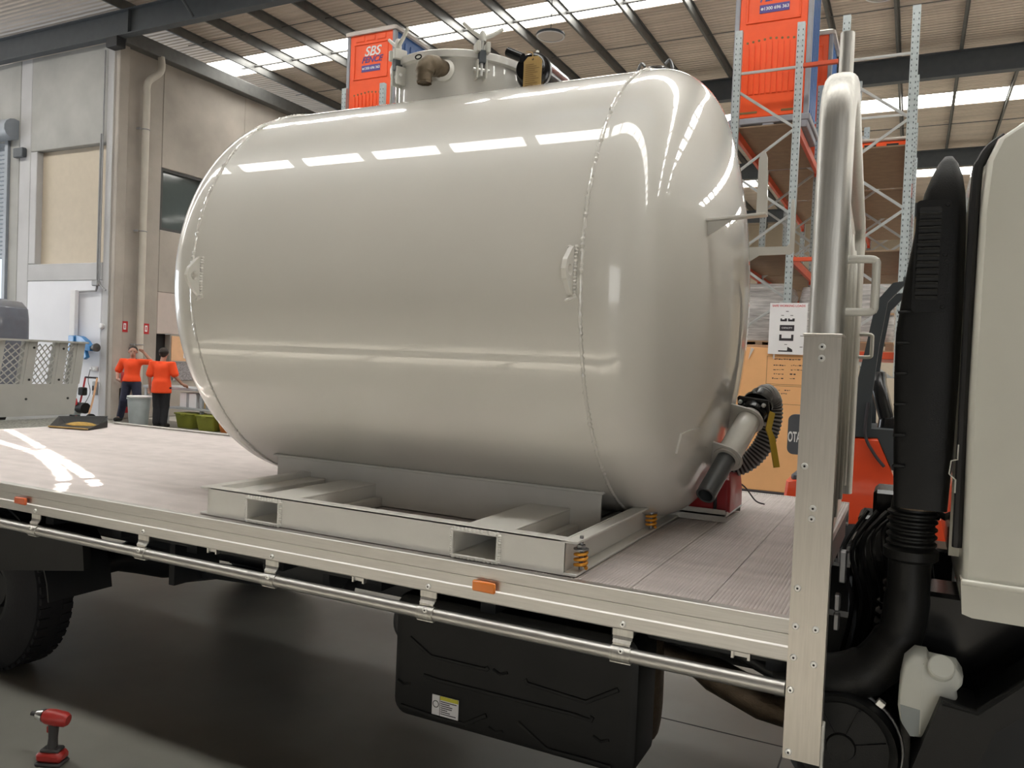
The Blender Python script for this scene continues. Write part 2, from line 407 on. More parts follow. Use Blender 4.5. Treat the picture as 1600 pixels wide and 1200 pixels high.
# sag rods and wall brace rods between purlins
for yy in (6.2, 9.6, 14.6, 18.6, 23.4, 27.6):
    MB().tube([(-17, yy, RZ-0.12), (14, yy, RZ-0.12)], 0.012, 6).build('sag_rod', 'purlin', ceil)
MB().tube([(-17, 16.42, RZ-0.08), (14, 16.42, RZ-0.08)], 0.035, 6).build('cable_tray', 'purlin', ceil)
# rafters: universal beams with flanges
def ibeam(mb, y, z0, z1, x0, x1, w=0.2, tf=0.025, tw=0.014):
    mb.box(x0, x1, y-w/2, y+w/2, z0, z0+tf); mb.box(x0, x1, y-w/2, y+w/2, z1-tf, z1); mb.box(x0, x1, y-tw/2, y+tw/2, z0+tf, z1-tf)
for n, y in enumerate((-5.4, 3.5, 12.4, 21.3, 30.2, 39.0)):
    mb = MB(); ibeam(mb, y, 8.85, RZ-0.215, XW0 if y < 13 else -17.0, XW1)
    o = mb.build('trim_%d' % (n+1), 'steel', smooth=None); struct(o, 'grey steel roof rafter spanning the hall')
    for bx in (-16.3, -11.0, -3.2, 4.6):
        MB().box(bx-0.008, bx+0.008, y-0.095, y+0.095, 8.875, RZ-0.24).build('stiffener', 'steel', o, smooth=None)
# fly braces from rafter to purlin
for k, (bx, by) in enumerate(((-14.2, 12.4), (-11.4, 12.4), (-8.9, 12.4))):
    MB().tube([(bx, by-0.1, 8.9), (bx+0.1, by-1.0, RZ-0.1)], 0.03, 6).build('fly_brace', 'steel', bpy.data.objects['trim_3'])
MB().box(-17.0, -16.62, 12.28, 12.52, 8.62, 8.85, 0.01).build('knee_bracket', 'chassis', bpy.data.objects['trim_3'], smooth=None)
# eave channel along the side wall
o = MB().box(-17.0, -16.72, 12.6, 44, 8.82, 9.15, 0.01).build('trim_7', 'purlin', smooth=None); struct(o, 'grey box gutter along the eave of the side wall')
# ---- left wall facing the camera
L_ = LWY
o = struct(bpy.data.objects.new('wall_left', None), 'precast concrete wall with roller door and cream infill'); col.objects.link(o); wl = o
def slab(x0, x1, z0, z1, m, y0=L_, y1=L_+0.25, name='concrete_panel'):
    return MB().box(x0, x1, y0, y1, z0, z1, 0.012).build(name, m, wl, smooth=None)
slab(-17.33, -17.0, 0, 8.9, 'concrete_lt')                    # end pier
slab(-17.3, -20.2, 6.56, 8.9, 'concrete_gr'); slab(-17.34, -20.2, 3.72, 3.30, 'concrete_lt')
slab(-20.2, -20.65, 0, 8.9, 'concrete_lt'); slab(-20.66, -21.05, 0, 8.9, 'concrete_gr')
slab(-17.34, -20.19, 0, 3.29, 'whitewall')
slab(-19.93, -20.19, 3.73, 6.55, 'concrete_lt')
MB().box(-17.34, -19.93, L_+0.16, L_+0.22, 3.73, 6.55).build('infill_board', 'cream', wl, smooth=None)
slab(-21.06, XW0, 6.9, 8.9, 'concrete_gr', L_+0.02, L_+0.25)
slab(-29.0, XW0, 0, 6.9, 'concrete_lt', L_+0.02, L_+0.25)
# roller door curtain with slats, half way down; bright yard below
rd = struct(bpy.data.objects.new('door_1', None), 'grey steel roller door partly raised'); col.objects.link(rd)
sl = MB().prism([(L_+0.1, 0), (L_+0.07, 0.02), (L_+0.07, 0.09), (L_+0.1, 0.11)], 'x', -29.0, -21.06).mesh('slat', 'roller', smooth=None)
for k in range(27): place('slat', sl, rd, (0, 0, 3.9+k*0.112))
MB().cyl((-29, L_-0.12, 7.15), (-20.7, L_-0.12, 7.15), 0.26, n=14).build('curtain_roll', 'roller', rd)
for z in (6.55, 2.35): MB().box(-20.75, -20.35, L_-0.12, L_, z-0.12, z+0.12, 0.02).build('guide_bracket', 'steel', rd, smooth=None)
MB().box(-21.2, -21.06, L_-0.06, L_+0.02, 0, 7.0, 0.01).build('guide', 'roller', rd, smooth=None)
# ---- side wall running away from the camera
ws = struct(bpy.data.objects.new('wall_left_side', None), 'raw concrete side wall with an office window'); col.objects.link(ws)
def pan(y0, y1, z0, z1, m='concrete', x0=-17.25, x1=-17.0, name='concrete_panel'):
    return MB().box(x0, x1, y0, y1, z0, z1, 0.012).build(name, m, ws, smooth=None)
pan(12.86, 13.9, 0, 8.9); pan(13.905, 16.6, 6.25, 8.9); pan(13.905, 16.6, 4.7, 3.15); pan(16.605, 22, 0, 8.9); pan(22.01, 33, 0, 8.9); pan(33.01, 44, 0, 8.9)
pan(13.905, 16.6, 2.10, 3.145, 'pinkboard'); pan(14.32, 16.6, 0, 2.095, 'concrete')
MB().box(-17.12, -16.9, 12.6, 12.86, 0, 8.85, 0.015).build('trim_8', 'concrete', smooth=None); struct(bpy.data.objects['trim_8'], 'raw concrete pier at the wall corner')
MB().box(-17.25, -17.2, 13.9, 14.32, 0, 2.1).build('dark_doorway', 'dark', ws, smooth=None)
wn = struct(bpy.data.objects.new('window_1', None), 'dark office window high in the concrete wall'); col.objects.link(wn)
MB().box(-17.14, -17.12, 13.92, 16.58, 4.72, 6.23).build('pane', 'glass', wn, smooth=None)
for (a, b, c, d) in ((13.9, 16.6, 4.7, 4.77), (13.9, 16.6, 6.18, 6.25), (13.9, 13.97, 4.77, 6.18), (16.53, 16.6, 4.77, 6.18), (15.2, 15.26, 4.77, 6.18)):
    MB().box(-17.16, -17.02, a, b, c, d).build('window_frame', 'frame', wn, smooth=None)
# ---- remaining enclosing walls (rear door open to daylight; front opening added for the side fill)
def wall(name, boxes, m='concrete'):
    mb = MB()
    for b in boxes: mb.box(*b)
    return struct(mb.build(name, m, smooth=None))
wall('wall_rear', [(XW0-0.3, XW0, YW0, 0.0, 0, RZ), (XW0-0.3, XW0, 0.0, 10.0, 5.7, RZ), (XW0-0.3, XW0, 10.0, 13, 0, RZ)])
wall('wall_front', [(XW0, 4, YW0-0.3, YW0, 0, RZ), (4, 12, YW0-0.3, YW0, 5.3, RZ), (12, XW1, YW0-0.3, YW0, 0, RZ)], 'darkclad')
wall('wall_right', [(XW1, XW1+0.3, YW0, YW1, 0, RZ)])
wall('wall_back', [(-17.3, XW1, YW1, YW1+0.3, 0, RZ)], 'cream')
# ---- fittings on the left walls
t = thing('downpipe', 'cream downpipe with an offset bend running down the concrete wall', 'pipe', (-16.85, 13.3, 0))
MB().tube(smoothpath([(-16.78, 13.62, 8.85), (-16.78, 13.62, 8.5), (-16.84, 13.32, 8.15), (-16.85, 13.3, 7.8)], 5)+[(-16.85, 13.3, 4), (-16.85, 13.3, 0.0)], 0.082, 14).build('pipe', 'pvcpipe', t)
for z in (1.8, 4.55, 7.0): MB().tube([(-16.85+0.09*cos(a), 13.3+0.09*sin(a), z) for a in [2*pi*k/12 for k in range(12)]], 0.012, 6, closed=True).build('bracket', 'conduit', t); MB().box(-16.97, -16.85, 13.13, 13.17, z-0.02, z+0.02).build('bracket', 'conduit', t)
t = thing('conduit', 'grey conduits dropping past the cream infill to a white duct', 'conduit', (-17.4, 12.55, 0))
MB().tube([(-17.43, 12.54, 6.75), (-17.43, 12.54, 3.1), (-17.46, 12.54, 3.04), (-18.05, 12.54, 3.02)], 0.025, 8).build('pipe', 'conduit', t)
MB().tube([(-17.36, 12.54, 8.7), (-17.36, 12.54, 3.25), (-17.30, 12.54, 3.15), (-17.1, 12.53, 3.05)], 0.018, 8).build('pipe', 'conduit', t)
MB().box(-18.32, -18.12, 12.47, 12.57, 1.55, 3.06, 0.01).build('duct', 'paper', t, smooth=None)
MB().box(-17.55, -17.33, 12.47, 12.57, 3.15, 3.28, 0.02).build('junction_box', 'conduit', t, smooth=None)
t = thing('wall_light', 'small round white fitting on the pale wall by the pier', 'wall light', (-17.3, 12.6, 2.2))
MB().lathe([(0, 0.07), (0.04, 0.07), (0.06, 0.05), (0.065, 0)], (-17.28, 12.6, 2.2), (0, -1, 0), 16).build('dome', 'paper', t)
t = thing('power_outlet', 'white power outlet box on the pale wall behind the ramp', 'power outlet', (-17.5, 12.6, 1.2))
MB().box(-17.62, -17.38, 12.54, 12.6, 1.12, 1.24, 0.015).build('body', 'paper', t)
for k in (-17.56, -17.44): MB().lathe([(0, 0.03), (0.015, 0.028), (0.016, 0)], (k, 12.54, 1.18), (0, -1, 0), 12).build('plug', 'whiteprint', t)
MB().tube(smoothpath([(-17.56, 12.52, 1.16), (-17.6, 12.5, 0.9), (-17.52, 12.5, 0.6), (-17.6, 12.4, 0.3)]), 0.008, 6).build('cord', 'ink', t)
t = thing('switch_box', 'grey isolator box low on the pale wall beside the pier', 'switch', (-17.4, 12.6, 0.7))
MB().box(-17.46, -17.36, 12.5, 12.6, 0.55, 0.88, 0.015).build('body', 'conduit', t); MB().box(-17.43, -17.39, 12.48, 12.5, 0.66, 0.78, 0.008).build('lever', 'ink', t)
def sign(name, y, x, z, lab):
    t = thing(name, lab, 'sign', (x, y, z))
    MB().box(x, x+0.012, y-0.085, y+0.085, z-0.13, z+0.13).build('panel', 'extred', t, smooth=None)
    MB().box(x+0.012, x+0.015, y-0.035, y+0.035, z-0.07, z+0.08).build('pictogram', 'whiteprint', t, smooth=None)
    MB().box(x+0.015, x+0.017, y-0.012, y+0.012, z-0.04, z+0.05).build('pictogram', 'extred', t, smooth=None)
sign('fire_sign', 12.98, -17.0, 2.22, 'red fire extinguisher sign on the wall to the left of the downpipe')
sign('fire_sign', 13.58, -17.0, 2.2, 'red fire sign half hidden on the right of the downpipe')
t = thing('fire_disc', 'round red fire location disc above the extinguisher', 'sign', (-17, 12.95, 1.05))
MB().lathe([(0, 0.13), (0.015, 0.13), (0.02, 0.12), (0.02, 0)], (-16.99, 12.95, 1.0), (1, 0, 0), 20).build('disc', 'extred', t)
t = thing('fire_extinguisher', 'red fire extinguisher hung on the wall behind the leaning worker', 'extinguisher', (-16.88, 12.98, 0.1))
MB().lathe([(0.1, 0.0), (0.1, 0.07), (0.13, 0.085), (0.5, 0.085), (0.58, 0.05), (0.6, 0.025), (0.66, 0.025), (0.66, 0)], (-16.88, 12.98, 0.05), (0, 0, 1), 16).build('cylinder', 'extred', t)
MB().box(-16.95, -16.78, 12.96, 13.0, 0.71, 0.76, 0.01).build('valve', 'ink', t); MB().tube(smoothpath([(-16.8, 12.98, 0.72), (-16.72, 12.94, 0.6), (-16.76, 12.93, 0.3)]), 0.014, 8).build('hose', 'ink', t)
MB().box(-16.98, -16.9, 12.80, 12.89, 0.0, 0.75, 0.01).build('backboard', 'ink', t)
t = thing('pinboard', 'peach pinboard with a white sheet beside the dark doorway', 'pinboard', (-17, 14.9, 1.4))
MB().box(-16.99, -16.97, 14.34, 15.6, 1.42, 2.06, 0.004).build('board', 'cork', t, smooth=None); MB().box(-16.97, -16.965, 14.72, 15.3, 1.50, 1.86).build('sheet', 'paper', t, smooth=None)
MB().box(-16.965, -16.955, 14.86, 15.05, 1.85, 1.89, 0.004).build('clip', 'ink', t, smooth=None)
t = thing('speckled_panel', 'speckled grey panel behind the workbench under the pinboard', 'panel', (-17, 14.9, 0.9))
MB().box(-16.99, -16.96, 14.4, 16.4, 0.92, 1.40, 0.004).build('face', 'speckle', t, smooth=None)
MB().box(-16.99, -16.94, 14.38, 16.42, 1.39, 1.42, 0.004).build('edge_strip', 'conduit', t, smooth=None)
# ================================================================== THE TRUCK
DZ = 1.04; Y0, Y1 = 2.42, 4.87; DX0, DX1 = -6.5, -0.28
truck = thing('tray_truck', 'tray truck with bare aluminium deck, black undergear and white cab', 'truck', (-2.5, 3.64, 0))
# deck of ribbed extruded planks laid across the truck
deck = MB().box(DX0, DX1, Y0+0.05, Y1-0.05, DZ-0.06, DZ-0.035).build('deck', 'chassis', truck, smooth=None)
PW = 0.2488; nr = 20
prof = [(0.0015, DZ-0.035), (0.0015, DZ-0.002)]
for k in range(nr):
    a = 0.004+k*(PW-0.008)/nr; q = (PW-0.008)/nr
    prof += [(a, DZ-0.0022), (a+q*0.25, DZ), (a+q*0.6, DZ), (a+q*0.85, DZ-0.0022)]
prof += [(PW-0.0015, DZ-0.002), (PW-0.0015, DZ-0.035)]
pk = MB().prism(prof, 'y', Y0+0.036, Y1-0.036).mesh('plank', 'deck', smooth=None)
k = 0
while DX0+k*PW < DX1-0.01:
    place('plank', pk, deck, (DX0+k*PW, 0, 0)); k += 1
# side rails
def rail(y, s, name='side_rail'):
    P = [(0.036, DZ-0.004), (0.036, DZ+0.001), (0.003, DZ+0.001), (0, DZ-0.002), (0, DZ-0.042), (0.002, DZ-0.0435), (0, DZ-0.045), (0, DZ-0.077), (-0.005, DZ-0.0815), (-0.0055, DZ-0.119), (-0.004, DZ-0.123), (0.05, DZ-0.123), (0.05, DZ-0.115), (0.02, DZ-0.11), (0.02, DZ-0.01)]
    return MB().prism([(y+s*p[0], p[1]) for p in P], 'x', DX0, DX1).build(name, 'alu', truck, smooth=None)
rl = rail(Y0, 1); rf = rail(Y1, -1)
MB().box(DX0-0.03, DX0, Y0, Y1, DZ-0.12, DZ+0.002, 0.004).build('rear_rail', 'alu', truck, smooth=None)
MB().box(-6.45, -3.0, Y1-0.03, Y1+0.0, DZ, DZ+0.018, 0.004).build('edge_trim', 'alu', rf, smooth=None)
for (a, b, z0, z1, m) in ((-3.91, -3.82, 0.955, 0.99, 'amber_far'), (-1.325, -1.235, 0.955, 0.993, 'amber')):
    MB().box(a, b, Y0-0.022, Y0-0.008, z0, z1, 0.005).build('reflector', m, rl)
# tie rail with strap brackets
tr = MB().tube([(DX0, 2.412, 0.84), (-0.283, 2.412, 0.84)], 0.0225, 18).build('tie_rail', 'alu', truck)
bm = MB()
pf = [(0, 0.925), (0.0, 0.895), (0.004, 0.885), (0.012, 0.876), (0.012, 0.868)]
ring = [[(x_, 2.425-p[0]-d, p[1]) for x_ in (-0.03, 0.03) ][::1] for p in pf for d in (0,)]
for i in range(len(pf)-1):
    (p, z0), (q, z1) = pf[i], pf[i+1]
    w0 = 0.034-0.002*i
    bm.add([(-w0, 2.417-p, z0), (w0, 2.417-p, z0), (w0, 2.417-q, z1), (-w0, 2.417-q, z1), (-w0, 2.422-p, z0), (w0, 2.422-p, z0), (w0, 2.422-q, z1), (-w0, 2.422-q, z1)], [(0,1,2,3), (4,7,6,5), (0,3,7,4), (1,5,6,2), (0,4,5,1), (3,2,6,7)])
bm.lathe([(-0.033, 0.0225), (-0.033, 0.0262), (0.033, 0.0262), (0.033, 0.0225)], (0, 2.412, 0.84), (1, 0, 0), 20)
bm.box(-0.034, 0.034, 2.400, 2.43, 0.8135, 0.8165)
bmesh_ = bm.mesh('bracket', 'alu_tube')
for x_ in (-5.25, -4.5, -3.76, -3.0, -2.25, -1.51, -0.78):
    b = place('bracket', bmesh_, tr, (x_, 0, 0))
    place('screw', SCREW, tr, (x_+0.005, 2.391, 0.857)); place('screw', SCREW, rl, (x_, 2.4145, 0.935))
# rope hooks under the rail
for x_ in (-2.62, -1.85, -0.42):
    mb = MB(); mb.box(x_-0.028, x_-0.020, 2.45, 2.47, 0.885, 0.92); mb.box(x_+0.020, x_+0.028, 2.45, 2.47, 0.885, 0.92); mb.box(x_-0.02, x_+0.02, 2.46, 2.47, 0.89, 0.915)
    mb.build('rope_hook', 'alu', rl, smooth=None)
# chassis
for y in (3.22, 4.06): MB().box(-6.3, 2.2, y-0.04, y+0.04, 0.60, 0.86).build('chassis_rail', 'chassis', truck, smooth=None)
cm = MB().box(-0.03, 0.03, Y0+0.06, Y1-0.06, 0.86, 0.98).mesh('cross_member', 'chassis', smooth=None)
for k in range(13): place('cross_member', cm, truck, (-6.2+k*0.49, 0, 0))
MB().box(-6.4, -0.3, 2.72, 2.80, 0.80, 0.98).build('deck_bearer', 'chassis', truck, smooth=None)
MB().box(-6.4, -0.3, 4.48, 4.56, 0.80, 0.98).build('deck_bearer', 'chassis', truck, smooth=None)
# rear axle
ax = -4.33; TR = 0.43
MB().tube([(ax, 2.75, TR), (ax, 3.3, TR), (ax, 3.45, TR), (ax, 3.64, TR), (ax, 3.83, TR), (ax, 3.98, TR), (ax, 4.55, TR)], [0.07, 0.07, 0.12, 0.19, 0.12, 0.07, 0.07], 16).build('rear_axle', 'chassis', truck)
def wheel_mb():
    mb = MB(); w_ = 0.13
    mb.lathe([(-w_*0.9, 0.20), (-w_, 0.26), (-w_, 0.36), (-w_*0.75, TR-0.012), (-w_*0.3, TR), (w_*0.3, TR), (w_*0.75, TR-0.012), (w_, 0.36), (w_, 0.26), (w_*0.9, 0.20)], (0,0,0), (0,1,0), 48)
    for k in range(48):
        a = 2*pi*k/48
        for s in (-1, 1):
            mb.obox((cos(a)*(TR-0.002), s*0.06, sin(a)*(TR-0.002)), ((cos(a),0,sin(a)), (0,1,0), (-sin(a),0,cos(a))), (0.008, 0.028, 0.017))
    mb.use(1).lathe([(-w_*0.5, 0.0), (-w_*0.5, 0.10), (-w_*0.3, 0.11), (-w_*0.2, 0.17), (-w_*0.9, 0.185), (-w_*0.9, 0.205), (w_*0.9, 0.205), (w_*0.9, 0.185), (w_*0.2, 0.17), (w_*0.2, 0.0)], (0,0,0), (0,1,0), 32)
    return mb.mesh('wheel', ['rubber', 'chassis'])
WH = wheel_mb()
for y in (2.63, 4.60): place('wheel', WH, truck, (ax, y, TR))
for y in (2.75, 4.53): place('wheel', WH, truck, (0.95, y, TR))
# rear mudguard over the near dual wheels and mud flap
mb = MB(); rg = []
for i in range(17):
    a = pi*(0.02+0.96*i/16); rg.append([(ax+0.56*cos(a), 2.50, TR+0.50*sin(a)), (ax+0.56*cos(a), 2.85, TR+0.50*sin(a)), (ax+0.55*cos(a), 2.85, TR+0.49*sin(a)), (ax+0.55*cos(a), 2.50, TR+0.49*sin(a))])
mb.loft(rg); mb.build('mudguard', 'chassis', truck, smooth=40)
mb = MB().prism([(-4.75, 0.84), (-3.52, 0.84), (-3.5, 0.665), (-4.1, 0.575), (-4.75, 0.45)], 'y', 2.49, 2.53); mb.build('side_skirt', 'blackpress', truck, smooth=None)
mb = MB().prism([(-3.40, 0.52), (-3.36, 0.52), (-3.36, 0.86), (-3.40, 0.86)], 'y', 2.9, 3.2); mb.build('guard_stay', 'chassis', truck, smooth=None)
# far side air tanks and spring pack silhouettes
MB().tube([(-3.55, 3.12, 0.50), (-3.3, 3.12, 0.56), (-2.9, 3.12, 0.58), (-2.4, 3.12, 0.62)], 0.045, 8).build('leaf_spring', 'chassis', truck)
MB().tube([(-3.45, 3.64, 0.55), (-2.3, 3.64, 0.62), (-0.8, 3.64, 0.66)], 0.06, 12).build('drive_shaft', 'chassis', truck)
MB().lathe([(0, 0), (0.02, 0.10), (0.05, 0.12), (0.6, 0.12), (0.63, 0.10), (0.65, 0)], (-3.0, 4.30, 0.62), (1, 0, 0), 18).build('air_tank', 'chassis', truck)
MB().lathe([(0, 0), (0.02, 0.08), (0.04, 0.10), (0.4, 0.10), (0.42, 0.08), (0.43, 0)], (-2.75, 2.95, 0.74), (1, 0, 0), 18).build('air_tank', 'chassis', truck)
# ---- black pressed fuel tank side with a warning label
ft = MB()
def rrect(x0, x1, z0, z1, r, n=5):
    out = []
    for (cx_, cz_, a0) in ((x1-r, z1-r, 0), (x0+r, z1-r, pi/2), (x0+r, z0+r, pi), (x1-r, z0+r, 1.5*pi)):
        for k in range(n+1):
            a = a0+pi/2*k/n; out.append((cx_+r*cos(a), cz_+r*sin(a)))
    return out
fx0, fx1, fz0, fz1 = -1.775, -0.775, 0.345, 0.83
rings = []
for (ins, y) in ((0.0, 2.80), (0.0, 2.63), (0.006, 2.612), (0.02, 2.604), (0.04, 2.60)):
    rings.append([(px, y, pz) for (px, pz) in rrect(fx0+ins, fx1-ins, fz0+ins, fz1-ins, 0.055)])
ft.loft(rings)
ftk = ft.build('fuel_tank', 'blackpress', truck)
def crease(pts): MB().tube([(a, 2.600, b) for a, b in pts], 0.007, 8, flat=(1.3, 1.0)).build('pressed_rib', 'blackpress', ftk)
crease([(-1.70, 0.66), (-1.60, 0.605), (-1.36, 0.605), (-1.35, 0.615)])
crease([(-1.63, 0.525), (-1.55, 0.52), (-1.0, 0.52), (-0.94, 0.515), (-0.935, 0.53)])
crease([(-1.20, 0.605), (-1.19, 0.59), (-0.96, 0.575), (-0.845, 0.645)])
crease([(-1.73, 0.385), (-1.55, 0.375), (-1.44, 0.38), (-1.35, 0.435)])
crease([(-1.22, 0.44), (-1.10, 0.37), (-0.95, 0.372), (-0.86, 0.37)])
for (a, b) in ((-1.30, 0.60), (-1.72, 0.47), (-1.31, 0.38), (-0.90, 0.45)):
    MB().tube([(a-0.03, 2.600, b+0.012), (a, 2.6, b), (a+0.03, 2.600, b+0.012)], 0.006, 8).build('pressed_rib', 'blackpress', ftk)
lb = MB(); lb.box(-1.585, -1.468, 2.5935, 2.5955, 0.388, 0.465)
lb.use(1).box(-1.549, -1.469, 2.593, 2.5935, 0.450, 0.4645)
lb.use(2).box(-1.551, -1.549, 2.5928, 2.5935, 0.389, 0.464)
for k in range(7): lb.box(-1.546, -1.546+[0.07, 0.04, 0.052, 0.05, 0.03, 0.042, 0.068][k], 2.5928, 2.5935, 0.4425-k*0.0078, 0.4455-k*0.0078)
lb.lathe([(0, 0.014), (0.0004, 0.014), (0.0004, 0.011), (0, 0.011)], (-1.568, 2.5935, 0.430), (0,-1,0), 16)
lb.build('warning_label', ['paper', 'yellowprint', 'ink'], ftk, smooth=None, label='white warning label with a yellow header')
MB().tube(smoothpath([(-1.75, 2.75, 0.78), (-1.83, 2.74, 0.74), (-1.85, 2.74, 0.64), (-1.80, 2.75, 0.58), (-1.75, 2.76, 0.57)]), 0.022, 10).build('filler_hose', 'hoseblack', ftk)
# exhaust beyond the fuel tank
ex = MB(); ex.tube(smoothpath([(-0.86, 2.86, 0.86), (-0.84, 2.86, 0.72), (-0.84, 2.88, 0.5), (-0.87, 2.95, 0.38)]), 0.075, 16)
exo = ex.build('exhaust_pipe', 'exhaust', truck)
MB().tube([(-0.80, 2.95, 0.68), (-0.70, 2.95, 0.665), (-0.66, 2.95, 0.655), (-0.60, 2.95, 0.635), (-0.42, 2.95, 0.575), (-0.33, 2.95, 0.555), (-0.24, 2.95, 0.545), (-0.1, 2.95, 0.53)], [0.035, 0.035, 0.045, 0.062, 0.066, 0.055, 0.038, 0.036], 18).build('flex_joint', 'exhaust', exo)
MB().tube([(-0.62, 2.98, 0.75), (-0.5, 2.98, 0.72), (-0.25, 2.98, 0.62), (0.0, 2.98, 0.6)], 0.03, 10).build('brake_hose', 'hoseblack', exo)
# ---- headboard
hb = thing
post = MB()
post.prism([(-0.28, 2.398), (-0.18, 2.398), (-0.18, 2.46), (-0.1865, 2.46), (-0.1865, 2.404), (-0.2735, 2.404), (-0.2735, 2.52), (-0.28, 2.52)], 'z', 0.645, 1.865)
po = post.build('headboard_post', 'alu_post', truck, smooth=None)
MB().box(-0.283, -0.177, 2.394, 2.50, 1.858, 1.868, 0.002).build('cap_plate', 'alu_post', po, smooth=None)
MB().box(-0.180, -0.172, 2.40, 2.44, 0.62, 0.76, 0.002).build('cleat', 'steelbar', po, smooth=None)
for (a, b) in ((-0.23,1.83),(-0.23,1.798),(-0.26,1.49),(-0.232,1.372),(-0.234,1.342),(-0.262,1.14),(-0.262,1.03),(-0.208,1.03),(-0.263,0.94),(-0.208,0.93),(-0.267,0.845),(-0.264,0.665)):
    place('screw', SCREW, po, (a, 2.398, b))
mb = MB().box(-0.272, -0.205, 2.46, 2.60, 0.66, 1.9, 0.004); mb.build('inner_post', 'alu_post', truck, smooth=None)
for k, (x0, x1, y, m) in enumerate(((-0.205, -0.196, 2.55, 'alu_post'), (-0.212, -0.204, 2.72, 'alu_post'))):
    MB().box(x0, x1, y-0.05, y+0.05, 0.9, 2.4, 0.003).build('headboard_channel', m, truck, smooth=None)
# hoop: flattened tube up, over and down the far side
zt = 2.60; rad = 0.13
path = [(-0.228, 2.47, 1.80), (-0.228, 2.47, 2.1), (-0.228, 2.47, zt-rad)]
path += [(-0.228, 2.47+rad-rad*cos(a), zt-rad+rad*sin(a)) for a in [pi/2*k/8 for k in range(1, 9)]]
path += [(-0.272, 3.64, zt)]
path += [(-0.315, 4.82-rad+rad*sin(a), zt-rad+rad*cos(a)) for a in [pi/2*k/8 for k in range(0, 9)]]
path += [(-0.315, 4.82, 1.1)]
def hoop_section(p, t, hx=0.048, hy=0.055, n=20):
    t = V(t).normalized(); ex_ = V((1, 0, 0)); ey_ = t.cross(ex_).normalized()
    out = []
    for k in range(n):
        a = 2*pi*k/n; c_, s_ = cos(a), sin(a)
        out.append(V(p)+ex_*hx*(abs(c_)**0.65)*(1 if c_ > 0 else -1)+ey_*hy*(abs(s_)**0.65)*(1 if s_ > 0 else -1))
    return out
rg = []
for i, p in enumerate(path):
    t_ = V(path[min(i+1, len(path)-1)])-V(path[max(i-1, 0)])
    rg.append(hoop_section(p, t_))
hoop = MB().loft(rg).build('headboard_hoop', 'alu_tube', truck, smooth=50)
MB().obox((-0.283, 3.66, 1.79), ((1, 0.036, 0), (-0.036, 1, 0), (0, 0, 1)), (0.007, 1.12, 0.75), 0.003).build('headboard_sheet', 'alu_post', truck, smooth=None)
for y in (2.85, 3.35, 3.85, 4.35):
    MB().tube([(-0.225-0.036*(y-2.5), y, 1.2), (-0.225-0.036*(y-2.5), y, 2.3), (-0.225-0.036*(y-2.5), y, 2.38)], [0.022, 0.022, 0.012], 12).build('headboard_bar', 'alu_tube', truck)
MB().tube([(-0.236, 2.75, 2.62), (-0.236, 2.75, 2.84)], 0.022, 16).build('hoop_stub', 'alu_tube', truck)
def grab(x0, x1, y, z0, z1, r, n='grab_handle'):
    c_ = 0.02
    MB().tube(smoothpath([(x0, y, z1), (x1-c_, y, z1), (x1-0.003, y, z1-0.006), (x1, y, z1-c_), (x1, y, z0+c_), (x1-0.003, y, z0+0.006), (x1-c_, y, z0), (x0, y, z0)], 4), r, 12).build(n, 'steelbar', hoop)
grab(-0.19, -0.105, 2.48, 1.935, 2.085, 0.0115); grab(-0.28, -0.205, 4.80, 1.86, 1.985, 0.010)
# ---- cab
cabp = [(0.145, 1.20), (0.15, 1.145), (0.17, 1.135), (2.05, 1.135), (2.2, 1.3), (2.15, 2.0), (1.95, 2.7), (1.2, 2.78), (0.75, 2.70), (0.24, 2.435), (0.17, 2.385), (0.148, 2.33), (0.140, 2.2), (0.138, 1.7)]
mb = MB(); rings = []
for (ins, y) in ((0.05, 2.40), (0.014, 2.405), (0.004, 2.415), (0.0, 2.43), (0.0, 4.80), (0.01, 4.82)):
    cx_, cz_ = 1.1, 1.95; rings.append([(cx_+(px-cx_)*(1-ins/1.0*0.95) if True else px, y, cz_+(pz-cz_)*(1-ins/0.8)) for px, pz in cabp])
mb.loft(rings); cab = mb.build('cab', 'cabwhite', truck, smooth=30)
MB().prism([(0.14, 1.23), (0.147, 1.142), (0.17, 1.135), (0.6, 1.13), (0.6, 1.225)], 'y', 2.388, 2.45).build('sill_panel', 'cabwhite', cab)
MB().tube([(0.143, 2.391, 1.225), (0.6, 2.391, 1.222)], 0.009, 10).build('sill_crease', 'cabwhite', cab)
MB().prism([(0.62, 1.85), (0.66, 2.42), (0.72, 2.50), (1.62, 2.52), (1.82, 1.85)], 'y', 2.396, 2.41).build('side_window', 'glass', cab, smooth=None)
MB().tube([(0.56, 2.40, 1.24), (0.56, 2.40, 2.3), (0.62, 2.40, 2.5), (0.8, 2.40, 2.57), (1.7, 2.40, 2.56), (1.95, 2.40, 1.9), (1.95, 2.40, 1.24)], 0.004, 6).build('door_gap', 'dark', cab)
MB().box(0.66, 0.82, 2.375, 2.40, 1.70, 1.74, 0.008).build('door_handle', 'plastic', cab)
# recessed rear wall corner, rubber seal, wiring clip
MB().prism([(0.118, 1.25), (0.115, 2.22), (0.125, 2.36), (0.2, 2.42), (0.6, 2.6), (0.6, 1.25)], 'y', 2.60, 4.78).build('rear_wall', 'cabwhite', cab)
MB().tube(smoothpath([(0.132, 2.47, 1.3), (0.127, 2.47, 2.2), (0.14, 2.47, 2.345), (0.19, 2.47, 2.40)], 6), 0.013, 8).build('door_seal', 'hoseblack', cab)
MB().tube([(0.12, 2.44, 1.58), (0.12, 2.44, 1.54), (0.105, 2.44, 1.535), (0.102, 2.44, 1.50), (0.118, 2.44, 1.485), (0.118, 2.44, 1.45)], 0.002, 6).build('clip_wire', 'steelbar', cab)
